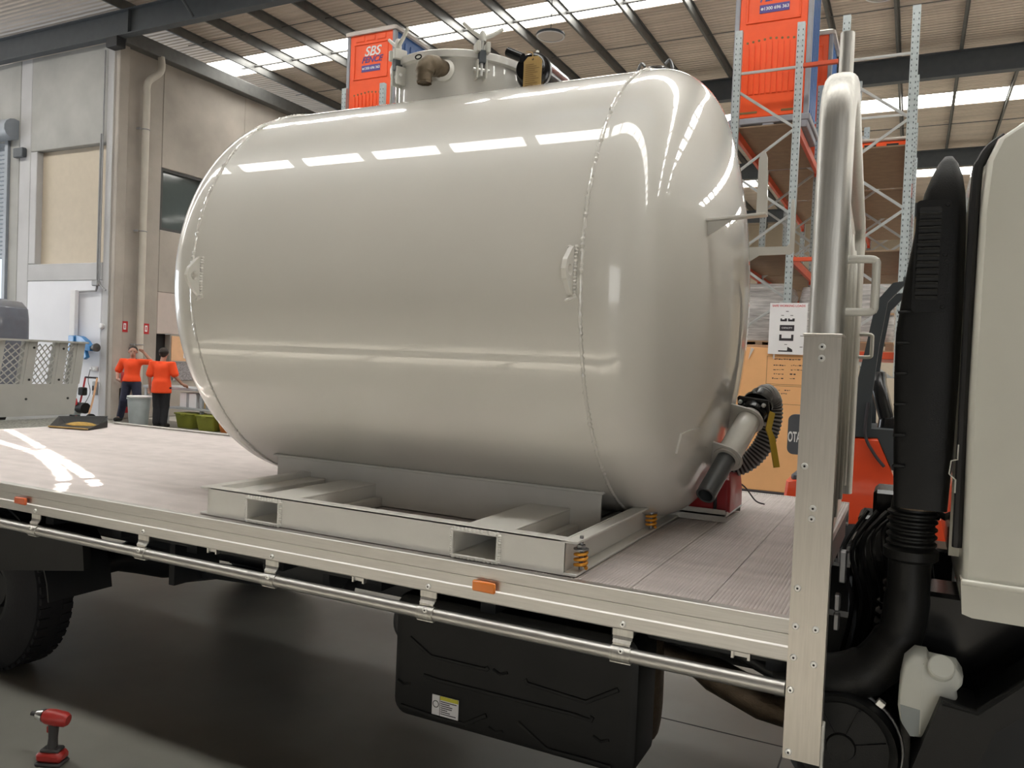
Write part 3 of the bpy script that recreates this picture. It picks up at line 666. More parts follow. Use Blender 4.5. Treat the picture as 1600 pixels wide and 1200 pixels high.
# ---- intake snorkel
secs = [(1.38, -0.03, 0.108), (1.55, -0.038, 0.114), (1.75, -0.046, 0.118), (1.88, -0.048, 0.118), (2.0, -0.036, 0.118), (2.12, -0.020, 0.116), (2.22, -0.006, 0.113), (2.28, 0.006, 0.108), (2.33, 0.022, 0.100), (2.37, 0.038, 0.088), (2.392, 0.052, 0.074)]
rg = []
for i, (z, a, b) in enumerate(secs):
    d = 0.16*min(1, (b-a)/0.11); yc = 2.62
    pl = rrect(a, b, yc-d/2, yc+d/2, min(0.022, (b-a)*0.4), 4)
    rg.append([(px, py, z) for px, py in pl])
sn = MB().loft(rg).build('snorkel', 'plastic', truck, smooth=50)
MB().prism(rrect(-0.012, 0.075, 1.94, 2.255, 0.012), 'y', 2.532, 2.545).build('grille_panel', 'plastic', sn)
MB().prism(rrect(-0.004, 0.052, 1.975, 2.235, 0.006), 'y', 2.528, 2.5325).build('grille_opening', 'dark', sn)
slm = MB().obox((0.024, 2.527, 0), ((1,0,0), (0,1,0.6), (0,-0.6,1)), (0.028, 0.006, 0.003), 0.001).mesh('louvre', 'plastic')
for k in range(13): place('louvre', slm, sn, (0.0, 0, 1.985+k*0.0194))
for k in range(6): MB().obox((-0.022-0.002*min(k, 3)+0.003*k*0, 2.538, 1.5+k*0.088), ((1,0,0.05), (0,1,0), (0,0,1)), (0.017, 0.008, 0.004), 0.002).build('stiffening_rib', 'plastic', sn)
for (a, b) in ((0.066, 2.24), (0.066, 2.1), (0.066, 1.955)): MB().lathe([(0, 0.006), (0.004, 0.005), (0.004, 0)], (a, 2.532, b), (0,-1,0), 10).build('plug', 'plastic', sn)
# bellows, elbow, clamp, air cleaner
pr = []
for k in range(5): z = 1.365-k*0.022; pr += [(z, 0.060), (z-0.006, 0.068), (z-0.011, 0.068), (z-0.017, 0.060)]
pr += [(1.25, 0.074), (1.225, 0.074), (1.215, 0.06)]
MB().lathe([(1.40, 0.056)]+pr, (0.022, 2.63, 0), (0,0,1), 28).build('bellows', 'plastic', truck)
MB().lathe([(1.372, 0.061), (1.372, 0.064), (1.386, 0.064), (1.386, 0.061)], (0.03, 2.63, 0), (0,0,1), 28).build('hose_clamp', 'exhaust', truck)
MB().tube(smoothpath([(0.02, 2.64, 1.25), (0.02, 2.64, 1.1), (0.0, 2.64, 0.97), (-0.08, 2.64, 0.86), (-0.2, 2.64, 0.81), (-0.34, 2.64, 0.80)], 7), [0.058]*7+[0.062]*7+[0.07]*7+[0.075]*7+[0.072]*8, 20).build('intake_elbow', 'plastic', truck)
q = 0.77; AX, AZ = -0.135, 0.645
ac = MB().lathe([(0.0, 0.0), (0.0, 0.05*q), (-0.01, 0.055*q), (-0.012, 0.17*q), (0.0, 0.185*q), (0.004, 0.20*q), (-0.02, 0.212*q), (-0.05, 0.205*q), (-0.4, 0.205*q), (-0.4, 0)], (AX, 2.55, AZ), (0,-1,0), 48).build('air_cleaner', 'plastic', truck)
for a in (0.3, 1.2, 2.1, 2.9): MB().obox((AX+0.085*cos(a), 2.559, AZ+0.085*sin(a)), ((cos(a),0,sin(a)), (0,1,0), (-sin(a),0,cos(a))), (0.042, 0.004, 0.003)).build('cover_rib', 'plastic', ac)
MB().tube([(AX+0.166*cos(a), 2.60, AZ+0.166*sin(a)) for a in [2*pi*k/40 for k in range(40)]], 0.005, 6, closed=True).build('band_clamp', 'bolt', ac)
MB().obox((-0.035, 2.585, 0.79), ((1,0,-0.6), (0,1,0), (0.6,0,1)), (0.012, 0.01, 0.010), 0.002).build('clip', 'screw', ac)
# second ribbed intake hose and engine clutter behind the headboard
pr = []
for k in range(6): z = 1.12-k*0.035; pr += [(z, 0.052+0.003*k), (z-0.010, 0.062+0.003*k), (z-0.02, 0.062+0.003*k), (z-0.03, 0.052+0.003*k)]
MB().lathe([(1.16, 0.03), (1.14, 0.05)]+pr+[(0.6, 0.075)], (-0.118, 2.95, 0), (0.12,0,1), 24).build('intake_hose', 'glossblack', truck)
for (a, b, y, z0, z1) in ((-0.15, 0.10, 3.2, 0.5, 1.25), (-0.02, 0.06, 3.0, 1.2, 1.45), (0.0, 0.1, 2.8, 0.5, 1.1), (-0.2, 0.2, 3.8, 0.6, 1.05), (0.05, 0.6, 2.72, 0.55, 1.12), (-0.1, 0.02, 3.1, 1.1, 1.36)):
    MB().box(a, b, y-0.05, y+0.15, z0, z1, 0.012).build('engine_block', 'glossblack', truck, smooth=None)
for k in range(9):
    x0 = -0.17+0.03*k; MB().tube(smoothpath([(x0, 2.85+0.03*k, 0.8), (x0+0.03, 2.86+0.02*k, 1.0), (x0-0.01, 2.9, 1.15+0.02*k), (x0+0.06, 2.95, 1.3)], 5), 0.007+0.002*(k % 3), 8).build('hose', 'glossblack', truck)
for (a, b) in ((-0.165, 1.0), (-0.165, 1.06)): MB().box(a-0.015, a+0.003, 2.62, 2.66, b-0.03, b+0.02, 0.004).build('bracket_plate', 'bolt', truck, smooth=None)
MB().box(-0.175, -0.155, 2.7, 2.74, 1.10, 1.2, 0.003).build('bracket_plate', 'bolt', truck, smooth=None)
# washer bottle
bt = [(0.012, 0.90), (0.020, 0.955), (0.045, 0.985), (0.075, 0.985), (0.082, 0.972), (0.15, 0.968), (0.166, 0.945), (0.165, 0.925), (0.152, 0.905), (0.155, 0.885), (0.145, 0.87), (0.118, 0.865), (0.108, 0.84), (0.09, 0.79), (0.072, 0.755), (0.045, 0.752), (0.018, 0.79), (0.010, 0.83)]
rings = []
cx_, cz_ = 0.07, 0.87
for (ins, y) in ((0.12, 2.475), (0.03, 2.48), (0.0, 2.495), (0.0, 2.57), (0.05, 2.59)):
    rings.append([(cx_+(a-cx_)*(1-ins), y, cz_+(b-cz_)*(1-ins)) for a, b in bt])
wb = MB().loft(rings).build('washer_bottle', 'bottle', truck, smooth=50)
MB().prism([(0.016, 0.84), (0.066, 0.835), (0.066, 0.762), (0.045, 0.758), (0.022, 0.79)], 'y', 2.4735, 2.478).build('fluid', 'fluid', wb, smooth=None)
MB().box(0.066, 0.070, 2.472, 2.48, 0.77, 0.965).build('seam', 'bottle', wb, smooth=None)
MB().lathe([(0, 0.026), (0.03, 0.026), (0.032, 0.034), (0.055, 0.034), (0.060, 0.030), (0.060, 0)], (0.108, 2.50, 0.94), (0.05,-0.75,0.55), 24).build('cap', 'bottle', wb)
# front wheel-arch fender
mb = MB()
mb.prism([(0.06, 0.60), (0.05, 0.68), (0.112, 0.885), (0.20, 0.875), (0.32, 1.0), (0.5, 1.1), (0.5, 1.04), (0.36, 0.95), (0.24, 0.83), (0.16, 0.6)], 'y', 2.43, 2.60); fd = mb.build('front_fender', 'plastic', truck, smooth=20)
MB().tube([(0.116, 2.43, 0.884), (0.198, 2.43, 0.876), (0.318, 2.43, 1.0), (0.5, 2.43, 1.10)], 0.008, 8).build('fender_lip', 'plastic', fd)
MB().prism([(0.2, 0.3), (0.2, 0.8), (0.4, 1.0), (1.6, 1.0), (1.6, 0.3)], 'y', 2.64, 2.66).build('inner_guard', 'chassis', truck, smooth=None)
# ---- tail: checker plate and upright loading ramp with expanded-metal windows
MB().box(-7.35, DX0-0.032, 2.6, 5.05, DZ-0.05, DZ-0.005).build('tail_plate', 'checker', truck, smooth=None)
ramp = bpy.data.objects.new('loading_ramp', None); col.objects.link(ramp); adopt(ramp, truck)
def ry(y, z): return y+(z-1.06)*0.135
def rpiece(y0, y1, z0, z1, m='rampwhite', x=-7.34, th=0.02, n='ramp_panel'):
    return MB().add([(x, ry(y0,z0), z0), (x, ry(y1,z0), z0), (x, ry(y1,z1), z1), (x, ry(y0,z1), z1), (x-th, ry(y0,z0), z0), (x-th, ry(y1,z0), z0), (x-th, ry(y1,z1), z1), (x-th, ry(y0,z1), z1)], [(0,1,2,3), (4,7,6,5), (0,4,5,1), (1,5,6,2), (2,6,7,3), (3,7,4,0)]).build(n, m, ramp, smooth=None)
rpiece(2.5, 5.07, 1.06, 1.36)
wins = [(3.4, 3.62), (3.75, 3.98), (4.30, 4.52), (4.60, 4.82), (4.90, 5.00)]
prev = 2.5
for (a, b) in wins: rpiece(prev, a, 1.36, 1.76); prev = b
rpiece(prev, 5.08, 1.36, 1.76)
MB().add([(-7.30, ry(2.5,1.76), 1.757), (-7.30, ry(5.09,1.76), 1.757), (-7.38, ry(5.09,1.76), 1.757), (-7.38, ry(2.5,1.76), 1.757), (-7.30, ry(2.5,1.76), 1.775), (-7.30, ry(5.09,1.76), 1.775), (-7.38, ry(5.09,1.76), 1.775), (-7.38, ry(2.5,1.76), 1.775)], [(0,1,2,3), (4,7,6,5), (0,4,5,1), (1,5,6,2), (2,6,7,3), (3,7,4,0)]).build('top_rail', 'rampwhite', ramp, smooth=None)
for (a, b) in wins:
    mb = MB(); n_ = max(2, int((b-a)/0.055)); dy = (b-a)/n_; dz = 0.034; nz_ = int(0.40/dz)
    for i in range(-nz_, n_+nz_):
        pass
    for j in range(nz_):
        for i in range(n_):
            y_ = a+i*dy; z_ = 1.36+j*dz
            for (p, q) in (((0,0), (0.5,1)), ((0.5,1), (1,0)),) if j % 2 == 0 else (((0,1), (0.5,0)), ((0.5,0), (1,1))):
                p0 = V((-7.35, ry(y_+p[0]*dy, z_+p[1]*dz), z_+p[1]*dz)); p1 = V((-7.35, ry(y_+q[0]*dy, z_+q[1]*dz), z_+q[1]*dz))
                d_ = (p1-p0); c_ = (p0+p1)/2
                mb.obox(c_, (d_, V((1,0,0)), d_.cross(V((1,0,0)))), (d_.length/2+0.003, 0.003, 0.0045))
    o = mb.build('expanded_mesh', 'rampwhite', ramp, smooth=None); o['kind'] = 'stuff'
    rpiece(b-0.03, b, 1.36, 1.76, 'rampwhite', -7.345, 0.07, 'rib')
for (y, z) in ((4.57, 1.70), (4.57, 1.40), (4.86, 1.70), (4.86, 1.40), (4.57, 1.22), (4.98, 1.22)):
    MB().lathe([(0, 0.011), (0.006, 0.011), (0.008, 0.007), (0.008, 0)], (-7.34, ry(y, z), z), (1,0,0), 10).build('bolt', 'dark', ramp)
# ================================================================== THE TANK ON ITS SKID
TYC, TZC, TRD = 3.645, 2.075, 1.004; SXL, SXR = -3.005, -1.068; HRK, HRC = 0.215, 3.2
tank = thing('skid_tank', 'big glossy white cylindrical tank welded on a forklift skid on the truck deck', 'tank', (-2.05, TYC, DZ))
ND = 160
def head(sx, s, name):
    rk, Rc, fl_ = HRK, HRC, 0.035
    xk = fl_; d = sqrt((Rc-rk)**2-(TRD-rk)**2); xc = xk-d; th = math.atan2(TRD-rk, d)
    prof = [(0, TRD), (fl_, TRD)]
    for k in range(1, 15):
        a = (pi/2-th)*k/14; prof.append((xk+rk*sin(a), TRD-rk+rk*cos(a)))
    for k in range(1, 15):
        a = th*(1-k/14); prof.append((xc+Rc*cos(a), Rc*sin(a)))
    return MB().lathe(prof, (sx, TYC, TZC), (s, 0, 0), ND).build(name, 'tank', tank, smooth=60)
MB().lathe([(0, TRD), (0.3, TRD), (0.9, TRD), (1.5, TRD), (SXR-SXL, TRD)], (SXL, TYC, TZC), (1,0,0), ND).build('shell', 'tank', tank, smooth=60)
head(SXR, 1, 'dished_end'); head(SXL, -1, 'dished_end')
def bead(pts, r, name='weld_bead', closed=False, par=None, seed=1):
    rnd = random.Random(seed); rs = [r*(0.75+0.5*(k % 2)+rnd.uniform(-0.15, 0.15)) for k in range(len(pts))]
    return MB().tube(pts, rs, 8, closed=closed).build(name, 'tank', par or tank)
for sx in (SXR, SXL):
    bead([(sx+random.uniform(-0.0015, 0.0015), TYC+(TRD+0.0005)*cos(2*pi*k/560), TZC+(TRD+0.0005)*sin(2*pi*k/560)) for k in range(560)], 0.0072, closed=True)
# lifting lugs on the near flank
for (x_, f) in ((-2.955, 1), (-1.103, 1)):
    ol = [(0.0, -0.088), (-0.02, -0.088), (-0.035, -0.075), (-0.075, -0.035), (-0.088, 0.0), (-0.075, 0.035), (-0.035, 0.075), (-0.02, 0.088), (0.0, 0.088)]
    hole = [(-0.045+0.02*cos(a), 0.02*sin(a)) for a in [2*pi*k/16 for k in range(16)]]
    mb = MB(); zz = 2.085; yb = TYC-TRD+0.008
    N = 40; outer = []; 
    # ring between an outline and a hole, resampled by angle
    cx_, cz_ = -0.045, 0.0
    def hit(a):
        best = None; dx, dz_ = cos(a), sin(a); n_ = len(ol)
        for i in range(n_):
            (x1, z1), (x2, z2) = ol[i], ol[(i+1) % n_]; ex_, ez_ = x2-x1, z2-z1
            den = dx*ez_-dz_*ex_
            if abs(den) < 1e-9: continue
            t_ = ((x1-cx_)*ez_-(z1-cz_)*ex_)/den; u_ = ((x1-cx_)*dz_-(z1-cz_)*dx)/den
            if t_ > 0 and -1e-6 <= u_ <= 1+1e-6: best = t_ if best is None else min(best, t_)
        return best
    rA, rB, rC, rD = [], [], [], []
    for k in range(N):
        a = 2*pi*k/N; t_ = hit(a); p = (cx_+t_*cos(a), cz_+t_*sin(a)); h_ = (cx_+0.02*cos(a), cz_+0.02*sin(a))
        rA.append((x_-0.009, yb+p[0], zz+p[1])); rB.append((x_+0.009, yb+p[0], zz+p[1])); rC.append((x_+0.009, yb+h_[0], zz+h_[1])); rD.append((x_-0.009, yb+h_[0], zz+h_[1]))
    mb.loft([rA, rB, rC, rD], closed=True)
    lug = mb.build('lifting_lug', 'tank', tank, smooth=40)
    for s in (-1, 1): bead([(x_+s*0.013, TYC-sqrt(TRD**2-(zz-TZC+dz_)**2)-0.002, zz+dz_) for dz_ in [-0.092+0.184*k/30 for k in range(31)]], 0.0075, par=lug, seed=s+5)
    MB().tube([(x_-0.02, yb-0.0, zz-0.105), (x_, yb-0.012, zz-0.1), (x_+0.02, yb-0.004, zz-0.09)], 0.008, 8).build('weld_bead', 'tank', lug)
# skid frame: channels, fork pockets, saddle plates
fx0, fx1, fy0, fy1, fz1 = -2.71, -0.965, 2.462, 4.83, DZ+0.122
Zb = DZ+0.004
sk = tank
PKT = ((-2.435, -2.255), (-1.445, -1.255)); PZ0, PZ1 = Zb+0.006, DZ+0.108
def chan_x(y, s, name):       # channel along X, web face at y with fork-pocket cut-outs, flanges pointing inwards (s)
    mb = MB(); xs_ = [fx0+0.045, PKT[0][0], PKT[0][1], PKT[1][0], PKT[1][1], fx1-0.045]
    for k in (0, 2, 4): mb.box(xs_[k], xs_[k+1], y, y+s*0.008, Zb, fz1)
    for k in (1, 3): mb.box(xs_[k], xs_[k+1], y, y+s*0.008, PZ1, fz1)
    mb.box(fx0, fx1, y, y+s*0.055, fz1-0.008, fz1+0.001, 0.002); mb.box(fx0+0.045, fx1-0.045, y+s*0.001, y+s*0.055, Zb, Zb+0.005)
    return mb.build(name, 'skid', tank, smooth=None)
fr = chan_x(fy0, 1, 'skid_rail'); chan_x(fy1, -1, 'skid_rail')
def chan_y(x_, s):     # end channel, open side facing outwards (s)
    mb = MB(); w_ = x_-s*0.05
    mb.box(w_, w_-s*0.008, fy0, fy1, Zb, fz1); mb.box(x_, w_, fy0, fy1, fz1-0.009, fz1, 0.002); mb.box(x_, w_, fy0, fy1, Zb, Zb+0.009, 0.002)
    return mb.build('skid_end_rail', 'skid', tank, smooth=None)
er = chan_y(fx1, 1); chan_y(fx0, -1)
MB().prism([(fx1-0.052, Zb+0.009), (fx1-0.052, fz1-0.009), (fx1-0.045, fz1-0.009), (fx1-0.045, Zb+0.009)], 'y', fy0-0.002, fy0+0.01).build('corner_weld', 'skid', fr, smooth=None)
for (a, b) in ((-2.435, -2.255), (-1.445, -1.255)):
    # rectangular fork pocket right through the skid
    mb = MB(); z0_, z1_ = Zb+0.006, DZ+0.108; t_ = 0.008
    mb.box(a, b, fy0-0.012, fy1+0.012, z1_-t_, z1_, 0.002); mb.box(a, b, fy0-0.012, fy1+0.012, z0_, z0_+t_, 0.002); mb.box(a, a+t_, fy0-0.012, fy1+0.012, z0_+t_, z1_-t_); mb.box(b-t_, b, fy0-0.012, fy1+0.012, z0_+t_, z1_-t_)
    pkt = mb.build('fork_pocket', 'skid', tank, smooth=None)
    L_2 = [(a, z0_), (b, z0_), (b, z1_), (a, z1_), (a, z0_)]
    for i in range(4):
        (xa, za), (xb, zb) = L_2[i], L_2[i+1]
        bead([(xa+(xb-xa)*k/24, fy0-0.004, za+(zb-za)*k/24) for k in range(25)], 0.007, par=pkt, seed=i)
    for q in (a-0.045, b+0.005): MB().box(q, q+0.04, 2.53, 3.09, DZ+0.006, DZ+0.045).build('pocket_gusset', 'skid', pkt, smooth=None)
# web plates closing the fork pockets (front rail cut-outs are covered by pocket rims): saddles
for (y, s) in ((3.10, 1), (4.19, -1)):
    mb = MB(); mb.box(-2.87, -1.12, y, y+s*0.012, Zb, 1.245); o = mb.build('saddle_plate', 'skid', tank, smooth=None)
    MB().box(-2.885, -1.105, y-s*0.020, y+s*0.05, 1.222, 1.234, 0.003).build('saddle_flange', 'skid', o, smooth=None)
    bead([(-2.88+1.77*k/120, y-s*0.004, 1.243) for k in range(121)], 0.007, par=o)
for x_ in (-2.86, -2.0, -1.13):
    MB().box(x_-0.006, x_+0.006, 3.11, 4.18, Zb, 1.11).build('saddle_web', 'skid', tank, smooth=None)
MB().box(-2.70, -2.55, 2.55, 3.09, Zb, DZ+0.10, 0.004).build('cross_bearer', 'skid', tank, smooth=None)
# spring hold-downs
for (x_, y) in ((-0.975, 2.525), (-0.98, 3.36), (-0.98, 4.6)):
    hd = bpy.data.objects.new('spring_mount', None); col.objects.link(hd); hd.location = (x_, y, Zb); adopt(hd, tank); hd.matrix_parent_inverse = wmat(tank).inverted()
    zs = Zb+0.012
    MB().tube([(x_+0.02*cos(a), y+0.02*sin(a), zs+0.006+0.0028*a) for a in [2*pi*3.2*k/90 for k in range(91)]], 0.0058, 8).build('coil_spring', 'spring', hd)
    MB().lathe([(0, 0.0), (0, 0.026), (0.005, 0.026), (0.005, 0)], (x_, y, zs+0.068), (0,0,1), 16).build('washer', 'bolt', hd)
    MB().lathe([(0, 0.016), (0.012, 0.016), (0.013, 0.012)], (x_, y, zs+0.073), (0,0,1), 6).build('nut', 'bolt', hd)
    MB().cyl((x_, y, zs), (x_, y, zs+0.115), 0.007, n=10).build('bolt_shank', 'bolt', hd)
# manhole neck, lid and toggle clamps
MX, MY, MR = -2.20, 3.66, 0.35; MZ = 3.245
nk = MB().lathe([(2.9, MR), (MZ-0.035, MR), (MZ-0.033, MR+0.004)], (MX, MY, 0), (0,0,1), 72).build('manhole_neck', 'tank', tank)
lid = MB().lathe([(MZ-0.033, MR-0.01), (MZ-0.033, MR+0.028), (MZ-0.001, MR+0.03), (MZ+0.004, MR+0.024), (MZ+0.03, MR*0.6), (MZ+0.04, 0)], (MX, MY, 0), (0,0,1), 72).build('manhole_lid', 'skid', tank)
def clamp(a):
    d = V((cos(a), sin(a), 0)); t_ = V((-sin(a), cos(a), 0)); up_ = V((0,0,1)); c = V((MX, MY, MZ))+d*(MR+0.035)
    cl = bpy.data.objects.new('lid_clamp', None); col.objects.link(cl); adopt(cl, tank)
    mb = MB()
    for s in (-1, 1):
        mb.obox(c+t_*0.022*s+up_*(-0.09)-d*0.01, (d, t_, up_), (0.028, 0.005, 0.045), 0.003)
        mb.obox(c+t_*0.024*s+up_*0.012-d*0.0, (d, t_, up_), (0.035, 0.010, 0.025), 0.003)
    mb.build('clamp_cheek', 'steelbar', cl, smooth=None)
    MB().tube([c+up_*(-0.12), c+up_*0.06], 0.009, 10).build('clamp_bolt', 'screw', cl)
    MB().obox(c+up_*(-0.03), (d, t_, up_), (0.02, 0.018, 0.03), 0.003).build('clamp_block', 'steel', cl, smooth=None)
    MB().tube([c+up_*(-0.09)-t_*0.04, c+up_*(-0.09)+t_*0.04], 0.008, 8).build('clamp_pin', 'screw', cl)
    MB().lathe([(0, 0.018), (0.04, 0.016), (0.05, 0.010)], c+up_*0.045, (0,0,1), 12).build('clamp_hub', 'steelbar', cl)
    for s in (-1, 1): MB().tube([c+up_*0.06, c+up_*0.085+t_*0.05*s+d*0.0, c+up_*0.12+t_*0.1*s], [0.012, 0.010, 0.009], 8).build('clamp_wing', 'steelbar', cl)
for a in (-0.80, -2.05, 0.5, 1.8): clamp(a)
# side outlet elbow on the neck
ou = MB(); p0 = V((-2.10, 3.33, 3.150)); 
ou.tube(smoothpath([p0, p0+V((-0.02,-0.06,0.006)), p0+V((-0.035,-0.11,-0.01)), p0+V((-0.04,-0.125,-0.05)), p0+V((-0.038,-0.125,-0.085))], 5), [0.044]*5+[0.050]*5+[0.045]*5+[0.038]*5+[0.037], 16)
oo = ou.build('outlet_elbow', 'brass', tank)
MB().lathe([(0, 0.045), (0.012, 0.055), (0.02, 0.05), (0.03, 0.04)], (-2.10, 3.325, 3.15), (0.1,-1,0.05), 20).build('boss', 'tank', oo)
MB().lathe([(0, 0.036), (0.018, 0.036)], p0+V((-0.038,-0.125,-0.095)), (0,0,1), 8).build('hex_collar', 'brass', oo)
MB().tube([p0+V((-0.06+0.017*cos(a), -0.15, 0.025+0.010*sin(a))) for a in [2*pi*k/14 for k in range(14)]], 0.0035, 6, closed=True).build('pull_ring', 'glossblack', oo)
# small ladder rungs beside the neck
for x_ in (-2.44, -2.40): MB().tube([(x_, 3.36, 3.04), (x_, 3.36, 3.16)], 0.006, 8).build('cable_post', 'steelbar', tank)
# black vacuum filter lying across the top
vf = MB().lathe([(0, 0), (0, 0.060), (0.008, 0.066), (0.02, 0.062), (0.03, 0.070), (0.045, 0.066), (0.055, 0.074), (0.06, 0.086), (0.075, 0.088), (0.08, 0.084), (0.42, 0.080), (0.44, 0.078)], (-1.70, 3.42, 3.150), (0.0, 1, 0.02), 32).build('vacuum_filter', 'glossblack', tank)
for h_ in (0.062, 0.40): MB().lathe([(h_, 0.085), (h_, 0.0905), (h_+0.018, 0.0905), (h_+0.018, 0.085)], (-1.70, 3.42, 3.150), (0,1,0.02), 32).build('band_clamp', 'bolt', vf)
MB().tube([(-1.72, 3.40, 3.19), (-1.80, 3.40, 3.23)], 0.022, 12).build('inlet_spigot', 'glossblack', vf)
MB().tube([(-1.70, 3.85, 3.14), (-1.60, 3.9, 3.10)], 0.035, 12).build('outlet_spigot', 'glossblack', vf)
# relief valve near the front seam
rv = MB().lathe([(2.98, 0.062), (3.13, 0.062), (3.135, 0.07), (3.16, 0.07), (3.175, 0.055), (3.18, 0)], (-1.16, 3.72, 0), (0,0,1), 20).build('relief_valve', 'glossblack', tank)
for s in (-1, 1):
    MB().tube(smoothpath([(-1.16+s*0.06, 3.7, 3.10), (-1.16+s*0.085, 3.69, 3.15), (-1.16+s*0.07, 3.69, 3.20), (-1.16+s*0.05, 3.69, 3.185)], 5), 0.007, 8).build('lever_arm', 'bolt', rv)
# hose hangers on the front dished end
for y in (3.19, 4.10):
    pa = [(-0.74, 2.345), (-0.50, 2.36), (-0.484, 2.366), (-0.478, 2.385), (-0.47, 2.60)]
    pa = [(a-(0.05 if y < 3.5 else 0.08), b) for a, b in pa]
    near = y < 3.5
    if near:
        hm = MB(); hm.obox(((pa[0][0]+pa[1][0])/2, y, 2.352), ((1, 0, 0.06), (0, 1, 0), (-0.06, 0, 1)), ((pa[1][0]-pa[0][0])/2+0.02, 0.026, 0.005), 0.002)
        hm.prism([(pa[1][0]-0.02, 2.355), (pa[1][0]+0.022, 2.355), (pa[1][0]+0.012, 2.58), (pa[1][0]+0.002, 2.605), (pa[1][0]-0.012, 2.60), (pa[1][0]-0.02, 2.57)], 'y', y-0.005, y+0.005)
    else:
        hm = MB(); hm.prism([(pa[0][0], 2.33), (pa[1][0]+0.02, 2.335), (pa[1][0]+0.036, 2.35), (pa[1][0]+0.036, 2.40), (pa[1][0]+0.026, 2.60), (pa[1][0]+0.016, 2.605), (pa[1][0]+0.012, 2.59), (pa[1][0]+0.014, 2.39), (pa[1][0]+0.002, 2.374), (pa[0][0], 2.374)], 'y', y-0.005, y+0.005)
    h_ = hm.build('hose_hanger', 'skid', tank, smooth=None)
    x_ = pa[0][0]
    MB().prism([(x_-0.04, 2.34), (x_+0.13, 2.345), (x_-0.0, 2.26), (x_-0.04, 2.23)], 'y', y-0.004, y+0.004).build('gusset', 'skid', h_, smooth=None)
    bead([(x_-0.015+0.0*k, y-0.03, 2.35-0.11*k/14) for k in range(15)], 0.006, par=h_)
# suction pipe sleeve with fish plates, grey pvc stub, valve and ribbed hose
A = V((-0.765, 3.42, 1.215)); B = V((-0.655, 3.95, 1.60)); d = (B-A); Ld = d.length; d.normalize()
sd_ = V((1,0,0)); sd_ = (sd_-d*sd_.dot(d)).normalized(); nd = d.cross(sd_)
MB().lathe([(0, 0.033), (0, 0.042), (0.30, 0.042), (0.30, 0.033), (0, 0.033)], A, d, 28).build('pvc_stub', 'greypvc', tank)
MB().lathe([(0.01, 0), (0.01, 0.0335)], A+d*0.05, d, 20).build('stub_bore', 'dark', tank)
sl_ = MB().lathe([(0.24, 0.044), (0.24, 0.060), (0.26, 0.062), (0.262, 0.056), (0.55, 0.056), (0.57, 0.05)], A, d, 28).build('pipe_sleeve', 'tank', tank)
for (h_, q) in ((0.255, 0.06), (0.535, 0.058)):
    c = A+d*h_; rg = []
    ol = [c+sd_*0.072*cos(a)+nd*0.072*sin(a) for a in [-pi/2+pi*k/12 for k in range(13)]]
    ol = ol[:]+[c+nd*0.075-sd_*0.18, c+nd*0.06-sd_*0.30, c-nd*0.11-sd_*0.32, c-nd*0.09-sd_*0.12]
    rg = [[p-d*0.004 for p in ol], [p+d*0.004 for p in ol]]
    MB().loft(rg).build('fish_plate', 'skid', sl_, smooth=None)
# pad plate following the dished end
def headx(y, z):
    r_ = sqrt((y-TYC)**2+(z-TZC)**2); rk, Rc, fl_ = HRK, HRC, 0.035
    dd = sqrt((Rc-rk)**2-(TRD-rk)**2); xc = SXR+fl_-dd
    if r_ <= Rc*(TRD-rk)/(Rc-rk): return xc+sqrt(Rc*Rc-r_*r_)
    return SXR+fl_+sqrt(max(rk*rk-(r_-(TRD-rk))**2, 0))
rg = []
for k in range(9):
    y = 3.12+0.045*k; z = 1.455+0.004*k*(8-k)/4
    rg.append([(headx(y, z-0.04)+0.008, y, z-0.04), (headx(y, z+0.04)+0.008, y, z+0.04), (headx(y, z+0.04)-0.01, y, z+0.04), (headx(y, z-0.04)-0.01, y, z-0.04)])
MB().loft(rg).build('pad_plate', 'tank', sl_, smooth=None)
C0 = A+d*0.575
vl = MB().lathe([(0, 0.0), (0, 0.062), (0.02, 0.068), (0.03, 0.068), (0.032, 0.05), (0.075, 0.05), (0.077, 0.072), (0.095, 0.072), (0.11, 0.058), (0.15, 0.055), (0.155, 0)], C0, d, 24).build('ball_valve', 'glossblack', tank)
MB().obox(C0+d*0.035, (d, sd_, nd), (0.012, 0.075, 0.075), 0.008).build('valve_flange', 'glossblack', vl)
for (s, q) in ((-1,-1), (1,-1), (1,1), (-1,1)): MB().lathe([(0, 0.010), (0.01, 0.010), (0.014, 0.006), (0.014, 0)], C0+d*0.022+sd_*0.056*s+nd*0.056*q, -d, 8).build('flange_bolt', 'screw', vl)
MB().tube([C0+d*0.06-sd_*0.04+nd*0.07, C0+d*0.06+nd*0.085, C0+d*0.06+sd_*0.04+nd*0.07], 0.009, 8).build('camlock_arm', 'screw', vl)
hp = [C0+d*0.05+sd_*0.062+nd*0.01, C0+d*0.04+sd_*0.085+nd*0.0, C0+V((0.085, -0.03, -0.06)), C0+V((0.105, -0.04, -0.10)), C0+V((0.135, -0.06, -0.23))]
rg = []
for i, p in enumerate(hp):
    t_ = (hp[min(i+1, 4)]-hp[max(i-1, 0)]).normalized(); n_ = V((0.5, -0.86, 0)); n_ = (n_-t_*n_.dot(t_)).normalized(); b_ = t_.cross(n_)
    rg.append([p+b_*0.014+n_*0.004, p-b_*0.014+n_*0.004, p-b_*0.014-n_*0.004, p+b_*0.014-n_*0.004])
MB().loft(rg).build('valve_handle', 'yellow', vl)
E1 = C0+d*0.12
hpath = smoothpath([E1, E1+V((0.02, 0.06, 0.03)), E1+V((0.04, 0.12, -0.02)), E1+V((0.04, 0.12, -0.12)), E1+V((0.0, 0.10, -0.24)), E1+V((-0.07, 0.08, -0.32)), E1+V((-0.18, 0.06, -0.36)), E1+V((-0.28, 0.06, -0.37))], 14)
